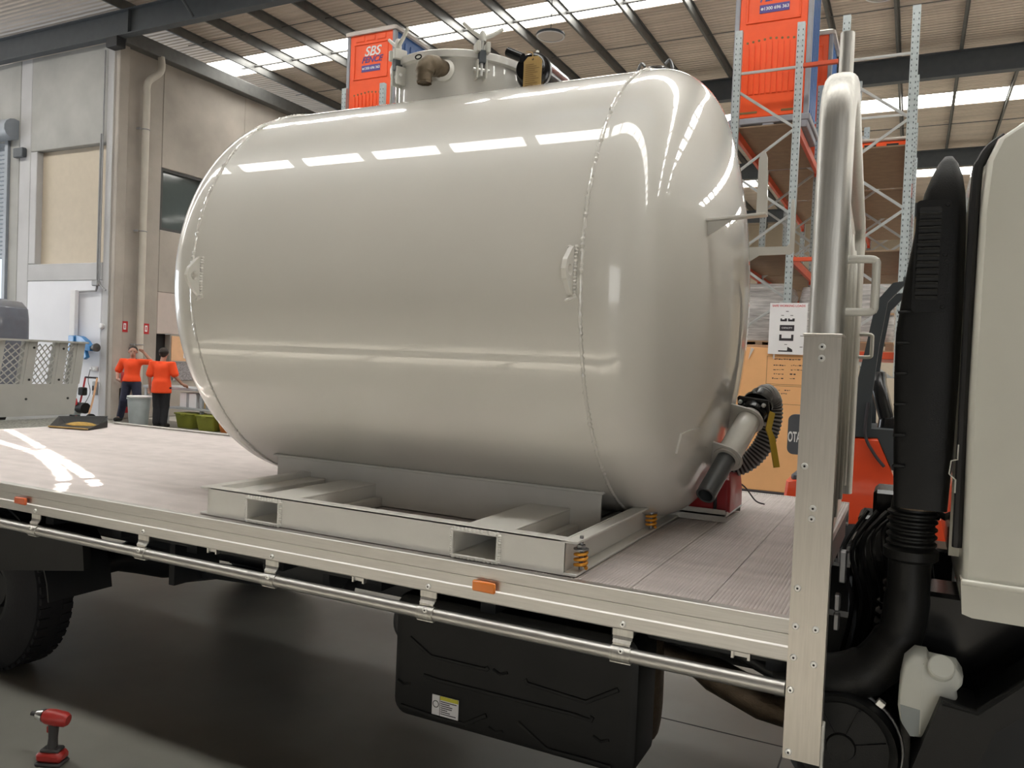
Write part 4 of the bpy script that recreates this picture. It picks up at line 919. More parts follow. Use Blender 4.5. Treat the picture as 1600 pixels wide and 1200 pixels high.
# resample for ribs
acc = [0.0]
for i in range(1, len(hpath)): acc.append(acc[-1]+(hpath[i]-hpath[i-1]).length)
def along(s):
    for i in range(1, len(acc)):
        if acc[i] >= s: f = (s-acc[i-1])/(acc[i]-acc[i-1]); return hpath[i-1].lerp(hpath[i], f)
    return hpath[-1]
nrb = 40; Lh = acc[-1]
mb = MB(); pts, rs = [], []
for k in range(nrb*4+1):
    pts.append(along(Lh*k/(nrb*4))); rs.append(0.050 if k % 4 in (0, 1) else 0.045)
mb.tube(pts, rs, 20)
for i in range(len(mb.mi)): mb.mi[i] = 0 if ((i//20) % 4) in (0, 3) else 1
ho = mb.build('ribbed_hose', ['hosegrey', 'hoseblack'], tank, smooth=60)
# ---- small things riding on the tank and deck
t = thing('kraft_tag', 'brown kraft paper tag tied to the black filter on the tank', 'tag', (-1.60, 3.27, 3.05))
mb = MB(); mb.prism([(-1.645, 2.985), (-1.555, 2.985), (-1.555, 3.115), (-1.575, 3.135), (-1.625, 3.135), (-1.645, 3.115)], 'y', 3.268, 3.271); mb.build('card', 'tag', t, smooth=None)
mb = MB()
for k in range(11): mb.box(-1.635, -1.635+0.03+0.035*((k*7) % 5)/5+0.01, 3.2672, 3.268, 3.098-k*0.0092, 3.1005-k*0.0092)
mb.build('printed_lines', 'inkfade', t, smooth=None)
MB().lathe([(0, 0.005), (0.001, 0.005), (0.001, 0)], (-1.60, 3.268, 3.122), (0,-1,0), 12).build('eyelet', 'ink', t)
MB().tube(smoothpath([(-1.60, 3.266, 3.122), (-1.62, 3.30, 3.165), (-1.68, 3.36, 3.2)]), 0.002, 6).build('string', 'tag', t)
t = thing('red_fuel_box', 'red moulded fuel box strapped on a white tray behind the pipe', 'fuel box', (-0.88, 3.92, 1.05))
rg = []
for (z, i_) in ((1.085, 0.0), (1.10, 0.0), (1.17, 0.004), (1.235, 0.02), (1.255, 0.05)):
    rg.append([(px, py, z) for px, py in rrect(-0.97+i_, -0.735-i_*0.3, 3.80+i_, 4.12-i_, 0.02)])
MB().loft(rg).build('body', 'redplast', t, smooth=40)
mb = MB(); mb.box(-1.03, -0.745, 3.76, 3.768, 1.044, 1.102); mb.box(-1.03, -0.745, 4.13, 4.138, 1.044, 1.102); mb.box(-1.03, -0.745, 3.76, 4.138, 1.072, 1.080); mb.box(-0.748, -0.74, 3.76, 4.138, 1.072, 1.09)
mb.build('tray', 'skid', t, smooth=None)
MB().tube([(-0.80, 3.79, 1.06), (-0.80, 3.785, 1.20), (-0.80, 3.82, 1.26), (-0.80, 4.1, 1.26), (-0.80, 4.135, 1.2), (-0.80, 4.135, 1.06)], 0.008, 6).build('strap', 'ink', t)
mb = MB()
for k in range(6): mb.box(-1.0, -0.93, 3.79, 3.80, 1.115+k*0.012, 1.121+k*0.012)
mb.build('vent', 'ink', t, smooth=None)
MB().tube(smoothpath([(-0.78, 4.12, 1.2), (-0.74, 4.2, 1.16), (-0.70, 4.3, 1.08), (-0.66, 4.34, 1.06)]), 0.004, 6).build('lead', 'ink', t)
t = thing('dustpan', 'black dustpan with sawdust lying on the rear corner of the deck', 'dustpan', (-6.4, 4.6, DZ))
base = [(-6.20, 4.22), (-6.02, 4.36), (-6.25, 4.86), (-6.95, 4.78), (-6.88, 4.45)]
mb = MB(); cx_, cy_ = -6.39, 4.48
z0_ = DZ+0.003
pl = [(-6.44, 4.23), (-6.05, 4.31), (-6.18, 4.58), (-6.42, 4.76), (-6.78, 4.54)]
inner = [(cx_+(a-cx_)*0.72, cy_+(b-cy_)*0.72) for a, b in pl]
hts = [0.012, 0.012, 0.055, 0.075, 0.06]
n_ = len(pl)
mb.loft([[(a, b, z0_) for a, b in pl], [(a, b, z0_+h_) for (a, b), h_ in zip(pl, hts)], [(a, b, z0_+max(h_-0.004, 0.01)) for (a, b), h_ in zip([(cx_+(a-cx_)*0.97, cy_+(b-cy_)*0.97) for a, b in pl], hts)], [(a, b, z0_+0.008) for a, b in inner]])
mb.build('pan', 'plastic', t, smooth=None)
MB().tube([(-6.44, 4.225, z0_+0.01), (-6.05, 4.305, z0_+0.01)], 0.006, 8).build('lip', 'tag', t)
mb = MB(); rg = []
for (s, h_) in ((1.0, 0.011), (0.8, 0.022), (0.45, 0.03), (0.1, 0.032)):
    rg.append([(-6.42+0.15*s*cos(a)*(1+0.12*sin(3*a)), 4.50+0.10*s*sin(a)*(1+0.1*cos(5*a)), z0_+h_) for a in [2*pi*k/24 for k in range(24)]])
mb.loft(rg); mb.build('sawdust_heap', 'dust', t)
# impact driver standing on its battery on the floor
t = thing('impact_driver', 'red and black cordless impact driver standing on its battery on the floor', 'cordless tool', (-3.12, 2.10, 0), R(24))
def L(mb, n, m, **k): o = mb.build(n, m, None, **k); o.parent = t; return o
L(MB().obox((0.0, 0, 0.036), ((1,0,0), (0,1,0), (0,0,1)), (0.055, 0.036, 0.020), 0.012), 'battery', 'drillred')
L(MB().obox((0.0, 0, 0.008), ((1,0,0), (0,1,0), (0,0,1)), (0.056, 0.037, 0.008), 0.006), 'battery_base', 'drillgrey')
L(MB().obox((0.0, 0, 0.062), ((1,0,0), (0,1,0), (0,0,1)), (0.040, 0.028, 0.008), 0.006), 'foot', 'drillgrey')
L(MB().tube([(0.0, 0, 0.06), (0.002, 0, 0.11), (0.004, 0, 0.17)], [0.021, 0.018, 0.021], 14), 'grip', 'drillgrey')
L(MB().lathe([(-0.062, 0), (-0.062, 0.022), (-0.05, 0.030), (0.0, 0.033), (0.03, 0.030), (0.045, 0.022)], (0.004, 0, 0.195), (-1, 0, 0.12), 20), 'motor_housing', 'drillred')
L(MB().lathe([(0.045, 0.026), (0.06, 0.022), (0.075, 0.016), (0.075, 0)], (0.004, 0, 0.195), (-1, 0, 0.12), 18), 'nose_cone', 'silver')
L(MB().lathe([(0.075, 0.009), (0.098, 0.009), (0.1, 0)], (0.004, 0, 0.195), (-1, 0, 0.12), 12), 'chuck', 'drillgrey')
L(MB().obox((-0.018, 0, 0.145), ((1,0,0), (0,1,0), (0,0,1)), (0.006, 0.008, 0.014), 0.003), 'trigger', 'drillred')
# ================================================================== PALLET RACKING
def upright_mesh(h):
    mb = MB()
    mb.prism([(-0.05, -0.04), (0.05, -0.04), (0.05, 0.035), (0.03, 0.035), (0.03, 0.03), (0.044, 0.03), (0.044, -0.034), (0.012, -0.034), (0.008, -0.024), (-0.008, -0.024), (-0.012, -0.034), (-0.044, -0.034), (-0.044, 0.03), (-0.03, 0.03), (-0.03, 0.035), (-0.05, 0.035)], 'z', 0, h)
    mb.use(1); z = 0.1
    while z < h-0.05:
        for s in (-0.03, 0.03): mb.box(s-0.006, s+0.006, -0.0412, -0.039, z-0.012, z+0.012)
        z += 0.075
    return mb.mesh('upright', ['rackgalv', 'steel'], smooth=None)
UP = upright_mesh(6.66)
def brace_mesh(x0, z0, x1, z1):
    a = V((x0, 0, z0)); b = V((x1, 0, z1)); dd = b-a
    mb = MB(); mb.obox((a+b)/2, (dd, V((0,1,0)), dd.cross(V((0,1,0)))), (dd.length/2, 0.012, 0.018))
    mb.obox((a+b)/2+V((0,-0.013,0)), (dd, V((0,1,0)), dd.cross(V((0,1,0)))), (dd.length/2, 0.003, 0.006))
    return mb.mesh('brace', 'rackbrace', smooth=None)
DP = 0.85
BR = [brace_mesh(0.04, z, DP-0.04, z+0.56) if k % 2 else brace_mesh(DP-0.04, z, 0.04, z+0.56) for k, z in enumerate([0.42+0.60*i for i in range(9)])]
BRH = [brace_mesh(0.04, z, DP-0.04, z) for z in (0.28, 6.05)]
def rack(x0, ys, lab, levels, shelves=True, top_boards=True):
    t = thing('pallet_rack', lab, 'pallet rack', (x0, ys[0], 0), group='pallet racks of the workshop')
    for y in ys:
        fr = bpy.data.objects.new('frame', None); col.objects.link(fr); adopt(fr, t)
        place('upright', UP, fr, (x0, y, 0)); place('upright', UP, fr, (x0+DP, y, 0))
        for b in BR+BRH: place('brace', b, fr, (x0, y, 0))
        for s in (0, DP): MB().box(x0+s-0.07, x0+s+0.07, y-0.06, y+0.06, 0, 0.012).build('foot_plate', 'rackgalv', fr, smooth=None)
    for i in range(len(ys)-1):
        for z in levels:
            for s in (0.0, DP):
                mb = MB(); mb.box(x0+s-0.025, x0+s+0.025, ys[i]+0.05, ys[i+1]-0.05, z-0.12, z, 0.004)
                for yb in (ys[i]+0.05, ys[i+1]-0.09): mb.box(x0+s-0.03, x0+s+0.03, yb, yb+0.04, z-0.17, z+0.05)
                mb.build('beam', 'rackorange', t, smooth=None)
            if shelves: MB().box(x0-0.02, x0+DP+0.02, ys[i]+0.06, ys[i+1]-0.06, z+0.002, z+0.022).build('shelf_board', 'particle', t, smooth=None)
    return t
lv = (2.06, 3.45, 5.28)
rkA = rack(-2.47, (11.8, 14.5, 17.2, 19.9), 'galvanised pallet rack with brown shelves carrying the tall orange toilet', lv)
rkB = rack(-1.03, (11.8, 14.5, 17.2, 19.9), 'galvanised pallet rack directly behind the truck headboard, right of the toilet', (3.45, 4.85))
rkL = rack(-9.60, (11.8, 14.5, 17.2), 'pallet rack mostly hidden behind the tank under the far toilet', lv)
for z in (6.06, 3.36): MB().box(-1.60, -1.115, 11.77, 11.83, z-0.028, z+0.028, 0.004).build('row_spacer', 'rackorange', rkA, smooth=None)
# shelf stock: low orange tray on the second rack
t = thing('orange_tray', 'low orange and cream plastic tray on top shelf of the rack behind the headboard', 'tray', (-0.6, 12.5, 4.87))
MB().box(-0.98, -0.20, 12.1, 13.2, 4.875, 5.0, 0.02).build('body', 'toiletorange', t); MB().box(-1.0, -0.18, 12.08, 13.22, 5.0, 5.045, 0.015).build('rim', 'toiletwhite', t)
for k in range(2): MB().box(-0.75+0.28*k, -0.6+0.28*k, 12.095, 12.105, 4.93, 4.96).build('hand_slot', 'dark', t, smooth=None)
# ------------------------------------------------------------------ portable toilets
def toilet(x, y, z, lab, full=True):
    W_, D_, H_ = 1.10, 1.08, 2.54
    t = thing('portable_toilet', lab, 'portable toilet', (x, y, z), group='orange portable toilets on the racks')
    def B(mb, n, m, p=None, **k): return mb.build(n, m, p or t, **k)
    x1, y1 = x+W_, y+D_
    mb = MB(); mb.box(x-0.03, x1+0.03, y-0.03, y1+0.03, z+0.10, z+0.2, 0.015)
    for k in range(3): mb.box(x+0.0+k*(W_-0.16)/2, x+0.16+k*(W_-0.16)/2, y-0.02, y1+0.02, z, z+0.11, 0.01)
    B(mb, 'base', 'toiletgrey', smooth=None)
    B(MB().box(x+0.03, x1-0.03, y+0.06, y1, z+0.2, z+H_-0.1, 0.02), 'cabin', 'toiletblue', smooth=None)
    for k in range(5): B(MB().box(x1-0.035, x1-0.012, y+0.16+k*0.18, y+0.26+k*0.18, z+0.3, z+H_-0.25, 0.008), 'side_rib', 'toiletblue', smooth=None)
    for s in (x, x1-0.07): B(MB().box(s, s+0.07, y+0.0, y+0.09, z+0.19, z+H_-0.08, 0.012), 'corner_post', 'toiletgrey', smooth=None)
    dr = B(MB().box(x+0.07, x1-0.07, y+0.015, y+0.065, z+0.21, z+H_-0.1, 0.01), 'door', 'toiletorange', smooth=None)
    # raised frame of the upper panel, ribs of the lower half
    for (a, b, c, d_) in ((x+0.16, x1-0.16, z+H_-0.31, z+H_-0.28), (x+0.16, x1-0.16, z+H_-0.95, z+H_-0.92), (x+0.16, x+0.19, z+H_-0.92, z+H_-0.31), (x1-0.19, x1-0.16, z+H_-0.92, z+H_-0.31)):
        B(MB().box(a, b, y-0.002, y+0.02, c, d_, 0.006), 'panel_frame', 'toiletorange', dr, smooth=None)
    for k in range(3): B(MB().box(x+0.2+k*0.24, x+0.4+k*0.24, y+0.002, y+0.02, z+H_-0.25, z+H_-0.14, 0.008), 'vent_panel', 'toiletorange', dr, smooth=None)
    for k in range(9):
        a = x+0.17+k*0.082; top = z+H_-1.24-0.035*abs(k-4)/4
        B(MB().prism([(a, z+0.55)]+[(a+0.028-0.028*cos(pi*j/6), top+0.028*sin(pi*j/6)) for j in range(7)]+[(a+0.056, z+0.55)], 'y', y+0.0, y+0.016), 'door_rib', 'toiletorange', dr, smooth=None)
        B(MB().lathe([(0, 0.018), (0.002, 0.018), (0.002, 0)], (a+0.028, y+0.0145, top+0.05), (0,-1,0), 10), 'vent_hole', 'inkfade', dr)
    for (a, b) in ((x+0.12, x+0.38), (x1-0.38, x1-0.12)): B(MB().box(a, b, y+0.008, y+0.016, z+0.27, z+0.30), 'kick_slot', 'inkfade', dr, smooth=None)
    rg = []
    for (zz, i_) in ((H_-0.12, -0.03), (H_-0.06, -0.035), (H_-0.02, 0.02), (H_+0.03, 0.2), (H_+0.05, 0.4)):
        rg.append([(px, py, z+zz) for px, py in rrect(x+i_, x1-i_, y+i_, y1-i_, 0.05)])
    B(MB().loft(rg), 'roof', 'toiletwhite')
    rot = (pi/2, 0, 0); xc = x+W_/2
    text('lettering', 'SBS', 0.24, (xc+0.03, y+0.010, z+H_-0.45), rot, 'whiteprint', dr, 0.3, 0.004, 0.003)
    text('lettering', 'FENCE', 0.155, (xc+0.02, y+0.010, z+H_-0.60), rot, 'bluelabel', dr, 0.35, 0.002, 0.003)
    B(MB().box(xc-0.2, xc+0.22, y+0.008, y+0.014, z+H_-0.815, z+H_-0.695), 'phone_label', 'bluelabel', dr, smooth=None)
    text('lettering', '1300 696 363', 0.065, (xc+0.035, y+0.007, z+H_-0.755), rot, 'whiteprint', dr, 0.0, 0.001, 0.002)
    B(MB().lathe([(0, 0.02), (0.001, 0.02), (0.001, 0)], (xc-0.165, y+0.007, z+H_-0.755), (0,-1,0), 12), 'phone_mark', 'whiteprint', dr)
    return t
toilet(-2.62, 12.15, 5.305, 'orange portable toilet on a grey base, high on the rack near the headboard')
toilet(-9.80, 12.05, 5.305, 'orange portable toilet seen above the tank beside its lid')
toilet(-2.62, 15.0, 5.305, 'portable toilet standing behind the large orange one, only its blue side showing')
# ------------------------------------------------------------------ wrapped pallets, board, notices
def wrapped(x0, x1, y0, y1, z, h, lab, seed):
    t = thing('wrapped_pallet', lab, 'pallet load', ((x0+x1)/2, (y0+y1)/2, z), group='shrink-wrapped pallet loads')
    rnd = random.Random(seed); rg = []
    for k in range(9):
        i_ = rnd.uniform(-0.012, 0.014)+(0.03 if k in (0, 8) else 0)
        rg.append([(px+rnd.uniform(-0.006, 0.006), py+rnd.uniform(-0.006, 0.006), z+0.14+h*k/8) for px, py in rrect(x0+i_, x1-i_, y0+i_, y1-i_, 0.06)])
    MB().loft(rg).build('wrapped_load', 'wrap', t, smooth=40)
    MB().box(x0+0.01, x1-0.01, y0-0.005, y1, z+0.14+h*0.46, z+0.14+h*0.50, 0.003).build('carton_gap', 'carton', t, smooth=None)
    for k in range(3):
        MB().box(x0+k*(x1-x0-0.1)/2, x0+0.1+k*(x1-x0-0.1)/2, y0, y1, z+0.022, z+0.12).build('pallet_block', 'particle', t, smooth=None)
    MB().box(x0, x1, y0, y1, z+0.12, z+0.138).build('pallet_deck', 'carton', t, smooth=None); MB().box(x0, x1, y0, y1, z+0.003, z+0.021).build('pallet_deck', 'carton', t, smooth=None)
wrapped(-2.43, -1.66, 12.15, 13.3, 2.085, 0.84, 'shrink-wrapped pallet on the rack just right of the tank', 1)
wrapped(-1.0, -0.25, 12.05, 13.2, 2.1, 0.80, 'shrink-wrapped pallet seen between the headboard and snorkel', 2)
MB().box(-1.03, -0.18, 11.86, 14.4, 2.0, 2.097, 0.004).build('beam', 'rackorange', rkB, smooth=None)
t = thing('tilted_carton_wrap', 'grey wrapped roll leaning beside the pallet behind the headboard', 'wrapped roll', (-1.42, 12.3, 2.1))
MB().tube([(-1.40, 12.3, 2.12), (-1.40, 12.35, 2.6), (-1.36, 12.4, 3.0)], [0.13, 0.17, 0.14], 16).build('roll', 'wrap', t); MB().box(-1.56, -1.22, 12.05, 12.6, 2.06, 2.12, 0.01).build('skid', 'particle', t, smooth=None)
MB().box(-1.60, -1.12, 11.9, 12.7, 2.0, 2.055, 0.004).build('shelf_board', 'particle', rkA, smooth=None)
t = thing('plywood_stack', 'large orange-brown board standing behind the deck with handwritten sums', 'board', (-1.9, 11.5, 0))
MB().box(-2.95, -1.12, 11.42, 11.50, 0.12, 2.10, 0.006).build('board', 'ply', t, smooth=None)
MB().box(-2.95, -1.12, 11.50, 11.56, 0.12, 2.14, 0.006).build('backing_board', 'carton', t, smooth=None)
MB().box(-2.95, -1.10, 11.38, 11.60, 0.0, 0.12, 0.01).build('bearer', 'ink', t, smooth=None)
MB().prism([(-2.05, 1.93), (-2.02, 2.10), (-1.98, 2.08)], 'y', 11.41, 11.418).build('torn_flap', 'toiletwhite', t, smooth=None)
# pencilled table and notes on the board
def scrib(x0, x1, z, rnd, n='pencil_writing'):
    mb = MB(); x_ = x0
    while x_ < x1:
        l_ = rnd.uniform(0.012, 0.035); mb.box(x_, x_+l_, 11.4185, 11.4195, z+rnd.uniform(-0.006, 0.002), z+rnd.uniform(0.004, 0.012)); x_ += l_+rnd.uniform(0.006, 0.014)
    return mb
rnd = random.Random(4); mb = MB()
for (x0, x1, z0, z1) in ((-1.80, -1.31, 1.60, 1.99), (-1.81, -1.32, 1.33, 1.585)):
    for q in ((x0, x1, z0, z0+0.006), (x0, x1, z1-0.006, z1), (x0, x0+0.006, z0, z1), (x1-0.006, x1, z0, z1)): mb.box(q[0], q[1], 11.4185, 11.4195, q[2], q[3])
mb.build('pencil_frame', 'inkfade', t, smooth=None)
for (a, b, z) in ((-1.70, -1.36, 1.945), (-1.71, -1.56, 1.86), (-1.71, -1.56, 1.80), (-1.70, -1.58, 1.74), (-1.72, -1.59, 1.68), (-1.48, -1.33, 1.865), (-1.48, -1.33, 1.805), (-1.49, -1.42, 1.745), (-1.49, -1.42, 1.685), (-1.78, -1.61, 1.52), (-1.55, -1.48, 1.52), (-1.78, -1.52, 1.475), (-1.77, -1.60, 1.40)):
    o = scrib(a, b, z, rnd).build('pencil_writing', 'ink', t, smooth=None)
t = thing('load_notice', 'white safe working loads notice above the orange board', 'notice', (-1.56, 11.40, 2.4))
MB().box(-1.79, -1.30, 11.395, 11.40, 2.015, 2.715).build('sheet', 'paper', t, smooth=None)
MB().box(-1.72, -1.70, 11.40, 11.42, 1.95, 2.10).build('tape', 'toiletwhite', t, smooth=None)
text('lettering', 'SAFE WORKING LOADS', 0.040, (-1.545, 11.394, 2.675), (pi/2, 0, 0), 'paperred', t, 0, 0.0008, 0.0005)
def blk(x0, x1, z0, z1, m='ink'): return MB().box(x0, x1, 11.3935, 11.395, z0, z1).build('diagram', m, t, smooth=None)
for (x0, x1) in ((-1.645, -1.56), (-1.545, -1.46)):
    blk(x0, x1, 2.465, 2.49); blk(x0, x0+0.02, 2.49, 2.505); blk(x1-0.03, x1, 2.49, 2.505)
blk(-1.65, -1.46, 2.335, 2.415)
text('lettering', 'CAPACITY', 0.03, (-1.555, 11.393, 2.375), (pi/2, 0, 0), 'whiteprint', t, 0, 0, 0.0005)
blk(-1.65, -1.465, 2.20, 2.235); blk(-1.65, -1.62, 2.235, 2.285); blk(-1.495, -1.465, 2.235, 2.285)
blk(-1.655, -1.47, 2.05, 2.068)
MB().prism([(-1.54, 2.068), (-1.47, 2.068), (-1.475, 2.085), (-1.535, 2.12)], 'y', 11.3935, 11.395).build('diagram', 'ink', t, smooth=None)
for (x_, z) in ((-1.56, 2.60), (-1.62, 2.545), (-1.50, 2.545), (-1.36, 2.27), (-1.36, 2.12), (-1.56, 2.15)): blk(x_-0.018, x_+0.018, z-0.004, z+0.004)
t = thing('cream_carton', 'tall cream panel standing behind the forklift seat', 'panel', (0.0, 11.2, 0))
MB().box(-0.75, 0.6, 11.15, 11.2, 0, 1.75, 0.006).build('panel', 'cream', t, smooth=None); MB().box(-0.75, 0.6, 11.12, 11.22, 0, 0.08, 0.006).build('foot_rail', 'carton', t, smooth=None)
# ------------------------------------------------------------------ forklift behind the deck
fk = thing('forklift', 'orange-red forklift with charcoal guard parked behind the headboard', 'forklift', (0.1, 7.4, 0))
FY0, FY1 = 6.95, 7.95
bp_ = [(-0.90, 0.28), (-0.93, 0.55), (-0.90, 0.86), (-0.55, 0.94), (-0.40, 1.27), (-0.22, 1.27), (-0.10, 1.00), (0.05, 0.72), (0.5, 0.62), (0.9, 0.62), (0.95, 0.35), (0.3, 0.22), (-0.5, 0.22)]
rg = []
for (i_, y) in ((0.03, FY0), (0.008, FY0+0.02), (0.0, FY0+0.06), (0.0, FY1-0.06), (0.03, FY1)):
    rg.append([(a*(1-i_), y, 0.7+(b-0.7)*(1-i_*1.2)) for a, b in bp_])
MB().loft(rg).build('body', 'forkred', fk, smooth=25)
MB().box(-0.86, -0.60, FY0+0.03, FY1-0.03, 0.86, 0.93, 0.02).build('counterweight_cap', 'forkpad', fk)
MB().prism([(-0.47, 1.27), (-0.44, 1.34), (-0.05, 1.34), (0.02, 1.14), (-0.10, 1.02), (-0.22, 1.27)], 'y', FY0+0.02, FY1-0.02).build('hood', 'forkgrey', fk, smooth=None)
for y in (FY0+0.0, FY1-0.07):
    rg = []
    for (x_, z, h_) in ((-0.36, 1.27, 0.10), (-0.34, 1.6, 0.07), (-0.29, 2.0, 0.05), (-0.24, 2.35, 0.045), (-0.12, 2.5, 0.05), (0.2, 2.56, 0.035)):
        rg.append([(x_-h_, y, z), (x_+h_*0.9, y, z), (x_+h_*0.9, y+0.07, z), (x_-h_, y+0.07, z)])
    MB().loft(rg).build('guard_leg', 'forkgrey', fk, smooth=None)
    MB().tube([(0.2, y+0.035, 2.56), (0.75, y+0.035, 2.5), (0.95, y+0.035, 1.2), (0.95, y+0.035, 0.7)], 0.04, 8).build('guard_leg', 'forkgrey', fk)
for k in range(6): MB().box(-0.1+k*0.15, -0.06+k*0.15, FY0+0.05, FY1-0.05, 2.52, 2.55).build('guard_bar', 'forkgrey', fk, smooth=None)
st = MB(); rg = []
for (x_, z, dx, dy) in ((-0.02, 1.33, 0.22, 0.25), (0.0, 1.42, 0.23, 0.25), (0.02, 1.44, 0.2, 0.22)): rg.append([(px, py, z) for px, py in rrect(x_-dx, x_+dx, 7.45-dy, 7.45+dy, 0.06)])
st.loft(rg); sto = st.build('seat', 'glossblack', fk)
rg = []
for (z, x_, d_) in ((1.38, -0.16, 0.24), (1.55, -0.21, 0.25), (1.70, -0.25, 0.22), (1.80, -0.26, 0.15)): rg.append([(px, py, z) for px, py in rrect(x_-0.06, x_+0.06, 7.45-d_, 7.45+d_, 0.04)])
MB().loft(rg).build('backrest', 'glossblack', sto)
MB().tube(smoothpath([(0.28, 7.45, 1.1), (0.3, 7.45, 1.35), (0.24, 7.45, 1.5)]), 0.03, 10).build('steering_column', 'glossblack', fk)
MB().tube([(0.22+0.12*cos(a)*0.5, 7.45+0.15*sin(a), 1.52+0.12*cos(a)*0.5) for a in [2*pi*k/24 for k in range(24)]], 0.014, 8, closed=True).build('steering_wheel', 'glossblack', fk)
# slate side pad carrying the maker's lettering
MB().prism(rrect(-0.895, -0.60, 1.09, 1.42, 0.05), 'y', FY0-0.04, FY0+0.03).build('side_pad', 'forkpad', fk)
MB().box(-0.80, -0.70, FY0, FY0+0.05, 0.92, 1.12).build('pad_stay', 'forkpad', fk, smooth=None)
lt = text('lettering', 'OTA', 0.115, (-0.842, FY0-0.042, 1.23), (pi/2, 0, 0), 'whiteprint', fk, 0, 0.003, 0.001); lt.scale = (0.42, 1, 1)
FW = MB().lathe([(-0.09, 0.13), (-0.1, 0.16), (-0.1, 0.24), (-0.07, 0.285), (0.07, 0.285), (0.1, 0.24), (0.1, 0.16), (0.09, 0.13)], (0,0,0), (0,1,0), 28)
FW.use(1).lathe([(-0.06, 0), (-0.06, 0.06), (-0.04, 0.07), (-0.045, 0.11), (-0.09, 0.135), (0.09, 0.135), (0.06, 0)], (0,0,0), (0,1,0), 24)
FWm = FW.mesh('wheel', ['rubber', 'bolt'])
for (x_, y) in ((-0.35, FY0+0.02), (-0.35, FY1-0.02), (0.75, FY0+0.02), (0.75, FY1-0.02)): place('wheel', FWm, fk, (x_, y, 0.285))
for y in (7.2, 7.7): MB().box(1.05, 1.15, y-0.04, y+0.04, 0.1, 2.6, 0.006).build('mast_rail', 'forkgrey', fk, smooth=None)
MB().tube(smoothpath([(-0.30, FY0-0.02, 1.55), (-0.31, FY0-0.03, 1.3), (-0.24, FY0-0.03, 1.15), (-0.16, FY0-0.03, 1.05)]), 0.012, 8).build('cable', 'ink', fk)
# ------------------------------------------------------------------ pendant lamps
def pendant(x, y, z, lab):
    t = thing('pendant_lamp', lab, 'lamp', (x, y, z), group='high-bay pendant lamps')
    MB().lathe([(0.0, 0.27), (0.02, 0.28), (0.05, 0.27), (0.08, 0.14), (0.12, 0.09), (0.15, 0.03), (0.15, 0)], (x, y, z), (0,0,1), 28).build('housing', 'steel', t)
    MB().lathe([(0.004, 0.24), (0.006, 0.0)], (x, y, z), (0,0,1), 28).build('diffuser', 'lampglass', t)
    MB().lathe([(0.0, 0.24), (-0.01, 0.25), (-0.01, 0.27), (0.0, 0.275)], (x, y, z), (0,0,1), 28).build('rim', 'silver', t)
    MB().cyl((x, y, z+0.15), (x, y, RZ-0.1), 0.008, n=6).build('cable', 'ink', t)
pendant(-6.49, 13.98, 8.0, 'round pendant lamp hanging above the black filter on the tank')
pendant(-0.80, 15.2, 8.35, 'round pendant lamp hanging above the rack behind the headboard')
# ------------------------------------------------------------------ corner of the workshop behind the truck tail
wbn = thing('workbench', 'long grey steel workbench with a lower shelf by the wall', 'workbench', (-13.9, 12.9, 0))
MB().box(-15.75, -12.1, 12.55, 13.25, 0.82, 0.88, 0.006).build('top', 'benchsteel', wbn, smooth=None)
MB().box(-14.9, -12.15, 12.50, 13.2, 0.40, 0.44, 0.004).build('lower_shelf', 'benchsteel', wbn, smooth=None)
for x_ in (-15.68, -13.9, -12.2):
    for y in (12.6, 13.18): MB().box(x_-0.035, x_+0.035, y-0.035, y+0.035, 0, 0.82, 0.004).build('leg', 'benchsteel', wbn, smooth=None)
def carton(x, y, z, sx, sy, sz, m, lab, name='carton', cat='box'):
    t = thing(name, lab, cat, (x, y, z), group='boxes on the workbench shelf')
    MB().box(x-sx/2, x+sx/2, y-sy/2, y+sy/2, z, z+sz, 0.008).build('body', m, t, smooth=None)
    MB().box(x-sx*0.08, x+sx*0.08, y-sy/2-0.002, y+sy/2+0.002, z+0.01, z+sz+0.002).build('tape', 'tag' if m != 'paper' else 'conduit', t, smooth=None)
carton(-14.35, 12.8, 0.442, 0.5, 0.4, 0.32, 'paper', 'white box on the bench shelf behind the man in black trousers')
carton(-13.85, 12.8, 0.442, 0.36, 0.35, 0.28, 'conduit', 'small grey box in the middle of the bench shelf')
carton(-13.05, 12.8, 0.442, 0.7, 0.4, 0.33, 'carton', 'brown cardboard box on the bench shelf')
carton(-13.15, 12.53, 0.442, 0.42, 0.10, 0.17, 'paper', 'flat white carton in front of the brown cardboard box')
t = thing('tape_roll', 'roll of clear tape standing on the bench shelf', 'tape roll', (-13.55, 12.54, 0.442))
MB().lathe([(-0.03, 0.05), (-0.03, 0.11), (0.03, 0.11), (0.03, 0.05), (-0.03, 0.05)], (-13.55, 12.54, 0.553), (0,1,0), 24).build('roll', 'bin', t); MB().lathe([(-0.028, 0.04), (-0.028, 0.05), (0.028, 0.05), (0.028, 0.04)], (-13.55, 12.54, 0.553), (0,1,0), 24).build('core', 'carton', t)
def tub(x, y, m, lab, z=0.0):
    t = thing('storage_tub', lab, 'tub', (x, y, z), group='storage tubs under the workbench')
    rg = []
    for (zz, i_) in ((0.0, 0.05), (0.02, 0.04), (0.3, 0.0)): rg.append([(px, py, z+zz) for px, py in rrect(x-0.27+i_, x+0.27-i_, y-0.2+i_, y+0.2-i_, 0.04)])
    MB().loft(rg).build('body', m, t); MB().box(x-0.285, x+0.285, y-0.215, y+0.215, z+0.3, z+0.335, 0.012).build('lid', m, t)
    MB().box(x-0.07, x+0.07, y-0.225, y-0.214, z+0.27, z+0.32, 0.006).build('latch', m, t)
tub(-14.25, 12.6, 'greentub', 'olive green tub under the bench, next to the legs of the man in black')
tub(-13.50, 12.5, 'greentub', 'olive green tub under the bench, second from the bin')
